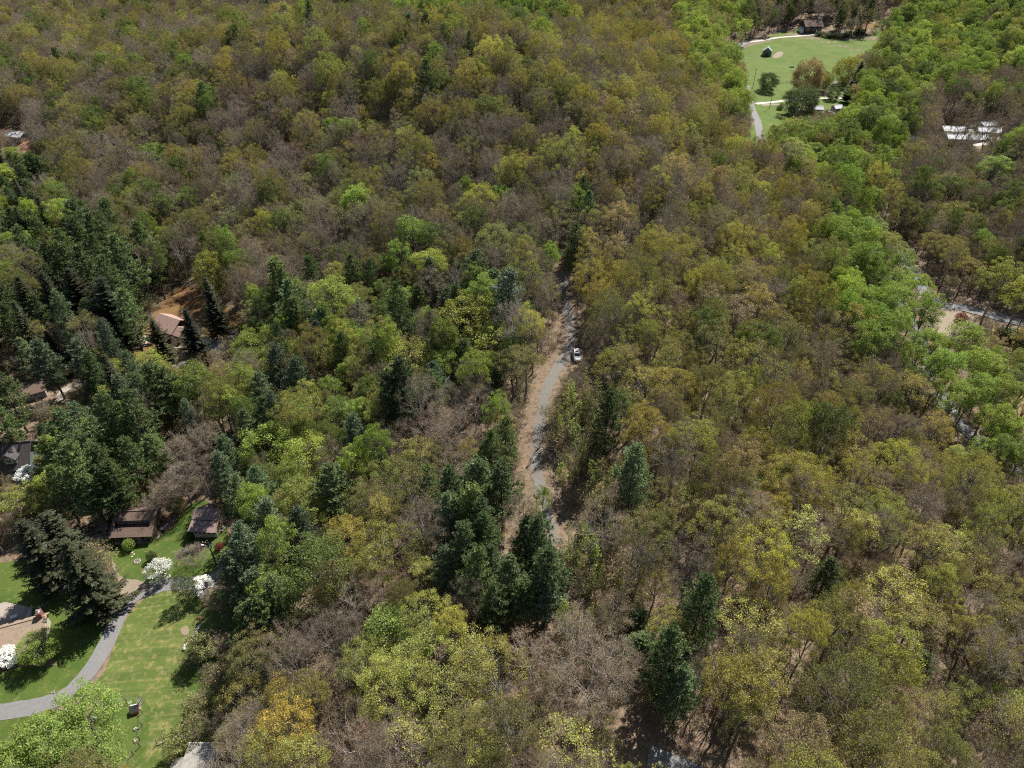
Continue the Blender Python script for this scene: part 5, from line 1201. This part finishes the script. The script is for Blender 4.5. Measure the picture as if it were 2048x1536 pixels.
for q in [(a, b) for a in range(225, 330, 22) for b in (1030, 1050, 1070, 1095)] + [(a, b) for a in (385, 410, 435) for b in (1035, 1055, 1075, 1100)] + [(a, b) for a in range(215, 400, 35) for b in range(1150, 1480, 40)] + \
        [(30, 1280), (60, 1260), (10, 1300), (340, 640), (350, 660), (335, 655), (60, 1380), (20, 1380), (110, 1365)] + [(a, b) for a in range(1500, 1740, 30) for b in (90, 110, 130, 150)] + [(a, b) for a in range(1520, 1690, 30) for b in (185, 205)] + [(1515, 250), (1520, 270), (1905, 265), (1940, 285), (1970, 262), (1153, 705), (1900, 625), (1990, 640)]:
    x, y = ground_at(*q); LIT.append((x, y, tz(x, y) + 2.0))
LIT = np.array(LIT)
def shades(x, y, z, h, rad):
    for f in (.4, .65, .9):
        v = np.array([x, y, z + h * f]) - LIT; t_ = v @ SUNV
        if ((t_ > 0) & (np.linalg.norm(v - t_[:, None] * SUNV, axis=1) < rad * (.9 if f < .9 else .6))).any(): return True
    return False
def hides(x, y, z, h, rad, shy):
    pts = [(x, y, z + h * .95), (x - rad * .8, y, z + h * .65), (x + rad * .8, y, z + h * .65), (x, y, z + h * .6), (x, y, z + h * .3)]
    for p in pts:
        a, b, dp = project(*p)
        if (np.hypot(hp[:, 0] - a, hp[:, 1] - b) < np.where(hp[:, 2] > dp + 2, hp[:, 3], 0)).any(): return True
        if shy and (inpoly(a, b, SHEDS) or inpoly(a, b, BANK)): return True
        for poly in OPEN:
            if inpoly(a, b, poly): return True
    return False
r = random.Random(21)
CELL = 5.2
yy = 30.0
under = []
while yy < 900:
    cell = CELL * (1 if yy < 420 else 1.25)
    half = .80 * (yy * _c + 95 * _s) + 25
    for xx in np.arange(-half, half, cell):
        x, y = xx + r.uniform(-.44, .44) * cell, yy + r.uniform(-.44, .44) * cell
        z = tz(x, y)
        px, py, dp = project(x, y, z + 12)
        if not (-170 < px < 2220 and -120 < py < 1720): continue
        mix, dens = OAK, .95
        for poly, mx_, dn in ZONES:
            if inpoly(px, py, poly): mix, dens = mx_, dn; break
        kind, tint = pick(mix, r)
        sap = kind == 'sapling'
        big = min(max(r.gauss(1, .2), .5), 1.4)
        h0, r0_ = {'budding_tree': (17, 3.9), 'bare_tree': (16.5, 3.9), 'leafy_tree': (18, 4.1), 'pine_tree': (19, 4.2), 'spruce_tree': (20, 4.2), 'sapling': (10, 1.9)}[kind]
        h, rad = h0 * big * r.uniform(.92, 1.1), r0_ * big * r.uniform(.72, 1.32)
        for _ in range(2 if yy < 420 else 0): under.append((x + r.uniform(-3, 3), y + r.uniform(-3, 3), tint if tint in ('olive', 'tan', 'brown', 'lime', 'grey', 'mid green') else 'olive'))
        if r.random() > dens: continue
        if len(hx_) and (np.hypot(hx_ - x, hy_ - y) < (hr_ + rad) * .52).any(): continue
        if not free(x, y, rad): continue
        ok = sap
        for _ in range(3):
            if ok: break
            shy = kind != 'bare_tree' or r.random() < .6
            if not hides(x, y, z, h, rad, shy) and (not shades(x, y, z, h, rad) or (kind == 'bare_tree' and r.random() < .65)): ok = True
            else: h, rad = h * .62, rad * .68
        if not ok: continue
        TREES.append((x, y, kind, tint, h, rad, None))
        if sap:
            for _ in range(5):
                x2, y2 = x + r.uniform(-3, 3), y + r.uniform(-3, 3)
                if free(x2, y2, 1): TREES.append((x2, y2, *pick([m_ for m_ in mix if m_[1] == 'sapling'], r), 10 * r.uniform(.6, 1.15), 1.7 * r.uniform(.7, 1.2), None))
    yy += cell * .92

TREES = [(q[0], q[1], {'budding_tree': 'broad_tree', 'bare_tree': 'broad_bare'}[q[2]] if (q[2] == 'budding_tree' and q[5] > 5.5) or (q[2] == 'bare_tree' and q[5] > 5.0) else q[2], *q[3:]) for q in TREES]
# the 300 of each kind that show largest are things; the rest of a kind is one object
NH = len(HERO)
byk = {}
for i, t in enumerate(TREES):
    z = tz(t[0], t[1]); px, py, dp = project(t[0], t[1], z + t[4] * .65)
    inside = -40 < px < 2088 and -60 < py < 1596
    size = t[4] / dp if inside else 0.0
    byk.setdefault(OBJNAME.get(t[2], t[2]), []).append((0 if i < NH else 1, -size, i, px, py, inside))
ANCH = [('the white car', 1153, 708), ('the fallen trunk', 1072, 905), ('the long brown cabin', 276, 1050), ('the rose-roofed house', 348, 650), ('the dormer house', 40, 915),
        ('the striped lawn', 300, 1310), ('the green-roofed barn', 1535, 108), ('the white-roofed sheds', 1935, 270), ('the side road junction', 1880, 610), ('the bottom edge road', 1350, 1515), ('the big domed oak', 930, 640),
        ('the lone blue-green pine', 1262, 960), ('the lower right pine pair', 1370, 1270), ('the two green domes', 575, 900), ('the vivid green domed tree', 790, 1268),
        ('the lone green hillside tree', 310, 310), ('the small rust-red tree', 942, 400), ('the clay bank house', 40, 280), ('the tall hillside pine', 1175, 440),
        ('the roadside poplars', 1790, 620), ('the brown hilltop house', 1620, 55), ('the lower field junction', 1512, 215)]
DIRS = ['right of', 'upper right of', 'above', 'upper left of', 'left of', 'lower left of', 'below', 'lower right of']
def where(px, py):
    d = sorted((math.hypot(px - a, py - b), n, a, b) for n, a, b in ANCH)[0]
    k = int(round(math.atan2(d[3] - py, px - d[2]) / (math.pi / 4))) % 8
    far = 'close ' if d[0] < 90 else ('' if d[0] < 210 else 'well ')
    return far + DIRS[k] + ' ' + d[1]
ORD = ['first', 'second', 'third', 'fourth', 'fifth', 'sixth', 'seventh', 'eighth', 'ninth', 'tenth']
cnt_proto = {}
def thing_tree(i, kind, tint, x, y, h, rad, label, group):
    P_ = PROTO[kind]; rr = random.Random(i * 7 + 3); tm, cm, am, H0, R0 = P_[rr.randrange(len(P_))]
    e = empty(OBJNAME.get(kind, kind), (x, y, tz(x, y)), rr.uniform(0, 6.28), label, CATNAME[kind], group)
    e.scale = (rad / R0, rad / R0, h / H0)
    for nm, me in (('trunk' if kind != 'bush' else 'stem', tm), ('crown', cm)):
        o = bpy.data.objects.new(nm, me); col.objects.link(o); o.parent = e
        if nm == 'crown':
            v = rr.gauss(1, .15); c = TINT[tint]; o['tint'] = (c[0] * v * rr.uniform(.93, 1.07), c[1] * v, c[2] * v * rr.uniform(.85, 1.15))
    return e
things, rest = [], {}
for okind, lst in byk.items():
    lst.sort()
    for n, (_, ns, i, px, py, inside) in enumerate(lst):
        if n < 300 and (inside or i < NH): things.append((i, px, py))
        else: rest.setdefault(okind, []).append(i)
sets = {}
for i, px, py in things:
    x, y, kind, tint, h, rad, lab = TREES[i]
    if not lab: sets.setdefault((kind, tint, where(px, py)), []).append((px, i, py))
labels = {}
ROWS = {2: ['upper', 'lower'], 3: ['upper', 'middle', 'lower'], 4: ['top', 'upper', 'lower', 'bottom'], 5: ['top', 'upper', 'middle', 'lower', 'bottom'], 6: ['topmost', 'top', 'upper', 'middle', 'lower', 'bottom']}
def name_row(lst, base, w):
    n = len(lst)
    for k, (px, i, _) in enumerate(lst):
        if n == 1: s = base
        elif n == 2: s = ('left' if k == 0 else 'right') + '-hand ' + base
        else: s = 'leftmost ' + base if k == 0 else ('rightmost ' + base if k == n - 1 else ORD[k] + ' from left ' + base)
        labels[i] = s + ', ' + w
for (kind, tint, w), lst in sets.items():
    base = NOUN[kind].format(t=tint); n = len(lst); rows = -(-n // 10)
    lst.sort(key=lambda q: q[2])
    for q, k in [(lst[a:b], w_) for w_, (a, b) in enumerate(((n * k // rows, n * (k + 1) // rows) for k in range(rows)))]: name_row(sorted(q), base + ('' if rows == 1 else ', ' + ROWS[rows][k] + ' row'), w)
GROUP = {'broad_tree': 'budding trees of the wood', 'broad_bare': 'leafless trees of the wood', 'round_tree': 'full-leaved trees', 'budding_tree': 'budding trees of the wood', 'bare_tree': 'leafless trees of the wood', 'leafy_tree': 'full-leaved trees', 'dome_tree': 'full-leaved trees', 'pine_tree': 'pines', 'spruce_tree': 'dark spruces',
         'sapling': 'saplings beside the gravel track', 'flowering_tree': 'white flowering trees', 'yard_tree': 'small garden trees', 'yard_bare': 'leafless trees of the wood', 'bush': 'bushes'}
for i, px, py in things:
    x, y, kind, tint, h, rad, lab = TREES[i]
    thing_tree(i, kind, tint, x, y, h, rad, lab or labels[i], GROUP[kind])

# fallen trunks lying in the wood
logs, seen = [], {}
while len(logs) < 26:
    px, py = r.uniform(650, 2000), r.uniform(1000, 1520)
    x, y = ground_at(px, py)
    if free(x, y, 1.0) and not any(inpoly(px, py, p) for p in OPEN): logs.append((px, py, x, y))
for px, py, x, y in logs: seen.setdefault(where(px, py), []).append((px, x, y))
for w, lst in seen.items():
    lst.sort()
    for k, (px, x, y) in enumerate(lst):
        b = MB(); ln = r.uniform(5, 11); p0 = Vector((0, 0, .18)); a = r.uniform(0, 6.28)
        for q in range(1, 5):
            p1 = Vector((ln * q / 4, r.uniform(-.2, .2), .18 + r.uniform(0, .12))); b.tube(p0, p1, .2 - .035 * q + .03, .2 - .035 * q, 6); p0 = p1
        for q in range(3): b.tube((ln * (.4 + .18 * q), 0, .2), (ln * (.5 + .2 * q), r.uniform(-1.2, 1.2), .5), .05, .02, 5)
        o = b.build('fallen_log', M['log']); o.location = (x, y, tz(x, y)); o.rotation_euler.z = a
        tag(o, ('' if len(lst) == 1 else (ORD[k] + ' from left ')) + 'fallen grey log, ' + w, 'log', 'fallen logs in the wood')

# far trees of one kind: points that carry whole trees
def stuff(name, label, cat, pts, kinds):
    """pts: (x, y, kind, tint, h, rad)"""
    src = bpy.data.collections.new(name + '_models'); index = {}
    for kd in kinds:
        for k, (tm, cm, am, H0, R0) in enumerate(PROTO[kd]):
            o = bpy.data.objects.new('%s_%02d' % (kd, k), am); src.objects.link(o)
    names = sorted(o.name for o in src.objects)
    for kd in kinds:
        index[kd] = [(names.index(o.name), next(p for p in PROTO[kd] if p[2] == o.data)) for o in src.objects if o.data.name.split('.')[0] == kd]
    V, rot, scl, idx, tn = [], [], [], [], []
    rr = random.Random(len(pts))
    for x, y, kd, tint, h, rad in pts:
        k, p = index[kd][rr.randrange(len(index[kd]))]
        V.append((x, y, tz(x, y))); rot.append((rr.gauss(0, .04), rr.gauss(0, .04), rr.uniform(0, 6.28))); scl.append((rad / p[4], rad / p[4], h / p[3])); idx.append(k)
        c = TINT[tint]; v = rr.gauss(1, .12); tn.append((c[0] * v * rr.uniform(.92, 1.08), c[1] * v, c[2] * v, 1))
    me = bpy.data.meshes.new(name); me.from_pydata(V, [], [])
    for nm, ty, data, key in (('rot', 'FLOAT_VECTOR', rot, 'vector'), ('scl', 'FLOAT_VECTOR', scl, 'vector'), ('idx', 'INT', idx, 'value'), ('tint', 'FLOAT_COLOR', tn, 'color')):
        at = me.attributes.new(nm, ty, 'POINT'); at.data.foreach_set(key, np.array(data, np.int32 if ty == 'INT' else np.float32).ravel())
    o = bpy.data.objects.new(name, me); col.objects.link(o); tag(o, label, cat, None, 'stuff')
    ng = bpy.data.node_groups.new(name, 'GeometryNodeTree')
    ng.interface.new_socket('Geometry', in_out='INPUT', socket_type='NodeSocketGeometry'); ng.interface.new_socket('Geometry', in_out='OUTPUT', socket_type='NodeSocketGeometry')
    N, L = ng.nodes, ng.links
    gi, go, ip, ci = N.new('NodeGroupInput'), N.new('NodeGroupOutput'), N.new('GeometryNodeInstanceOnPoints'), N.new('GeometryNodeCollectionInfo')
    ci.inputs[0].default_value = src; ci.inputs['Separate Children'].default_value = True; ci.inputs['Reset Children'].default_value = True
    ip.inputs['Pick Instance'].default_value = True
    def na(nm, ty):
        n = N.new('GeometryNodeInputNamedAttribute'); n.data_type = ty; n.inputs['Name'].default_value = nm
        return n.outputs['Attribute']
    e2r = N.new('FunctionNodeEulerToRotation')
    L.new(na('rot', 'FLOAT_VECTOR'), e2r.inputs[0]); L.new(e2r.outputs[0], ip.inputs['Rotation'])
    L.new(na('scl', 'FLOAT_VECTOR'), ip.inputs['Scale']); L.new(na('idx', 'INT'), ip.inputs['Instance Index'])
    mp = N.new('GeometryNodeMeshToPoints')
    L.new(gi.outputs[0], mp.inputs['Mesh']); L.new(mp.outputs[0], ip.inputs['Points']); L.new(ci.outputs[0], ip.inputs['Instance']); L.new(ip.outputs[0], go.inputs[0])
    md = o.modifiers.new('trees', 'NODES'); md.node_group = ng
    return o
FAR = {'budding_tree': ('budding_forest', 'far budding olive and gold trees covering the hills'), 'bare_tree': ('bare_forest', 'far leafless brown and grey trees covering the hills'), 'leafy_tree': ('leafy_forest', 'far full-leaved green trees of the valley and hill edges'),
       'pine_tree': ('pine_forest', 'far scattered pines of the hills'), 'spruce_tree': ('spruce_wood', 'farther dark spruces among the wood'), 'sapling': ('sapling_thicket', 'thin saplings mixed into the thicket by the track'),
       'bush': ('far_bushes', 'far low bushes')}
for okind, ids in rest.items():
    nm, lb = FAR.get(okind, (okind + '_wood', 'other far ' + okind.replace('_', ' ') + 's'))
    pts = [TREES[i][:6] for i in ids]
    if pts: stuff(nm, lb, 'forest', pts, sorted({p[2] for p in pts}))
up = []
for x, y, tint in under:
    if free(x, y, 1.5):
        s = r.uniform(.5, 1.5); up.append((x, y, 'undergrowth', tint, 4 * s, 1.7 * s * r.uniform(.8, 1.3)))
stuff('undergrowth', 'low twiggy undergrowth between the trees of the wood', 'undergrowth', up, ['undergrowth'])
print('trees', len(TREES), 'things', len(things), 'undergrowth', len(up))
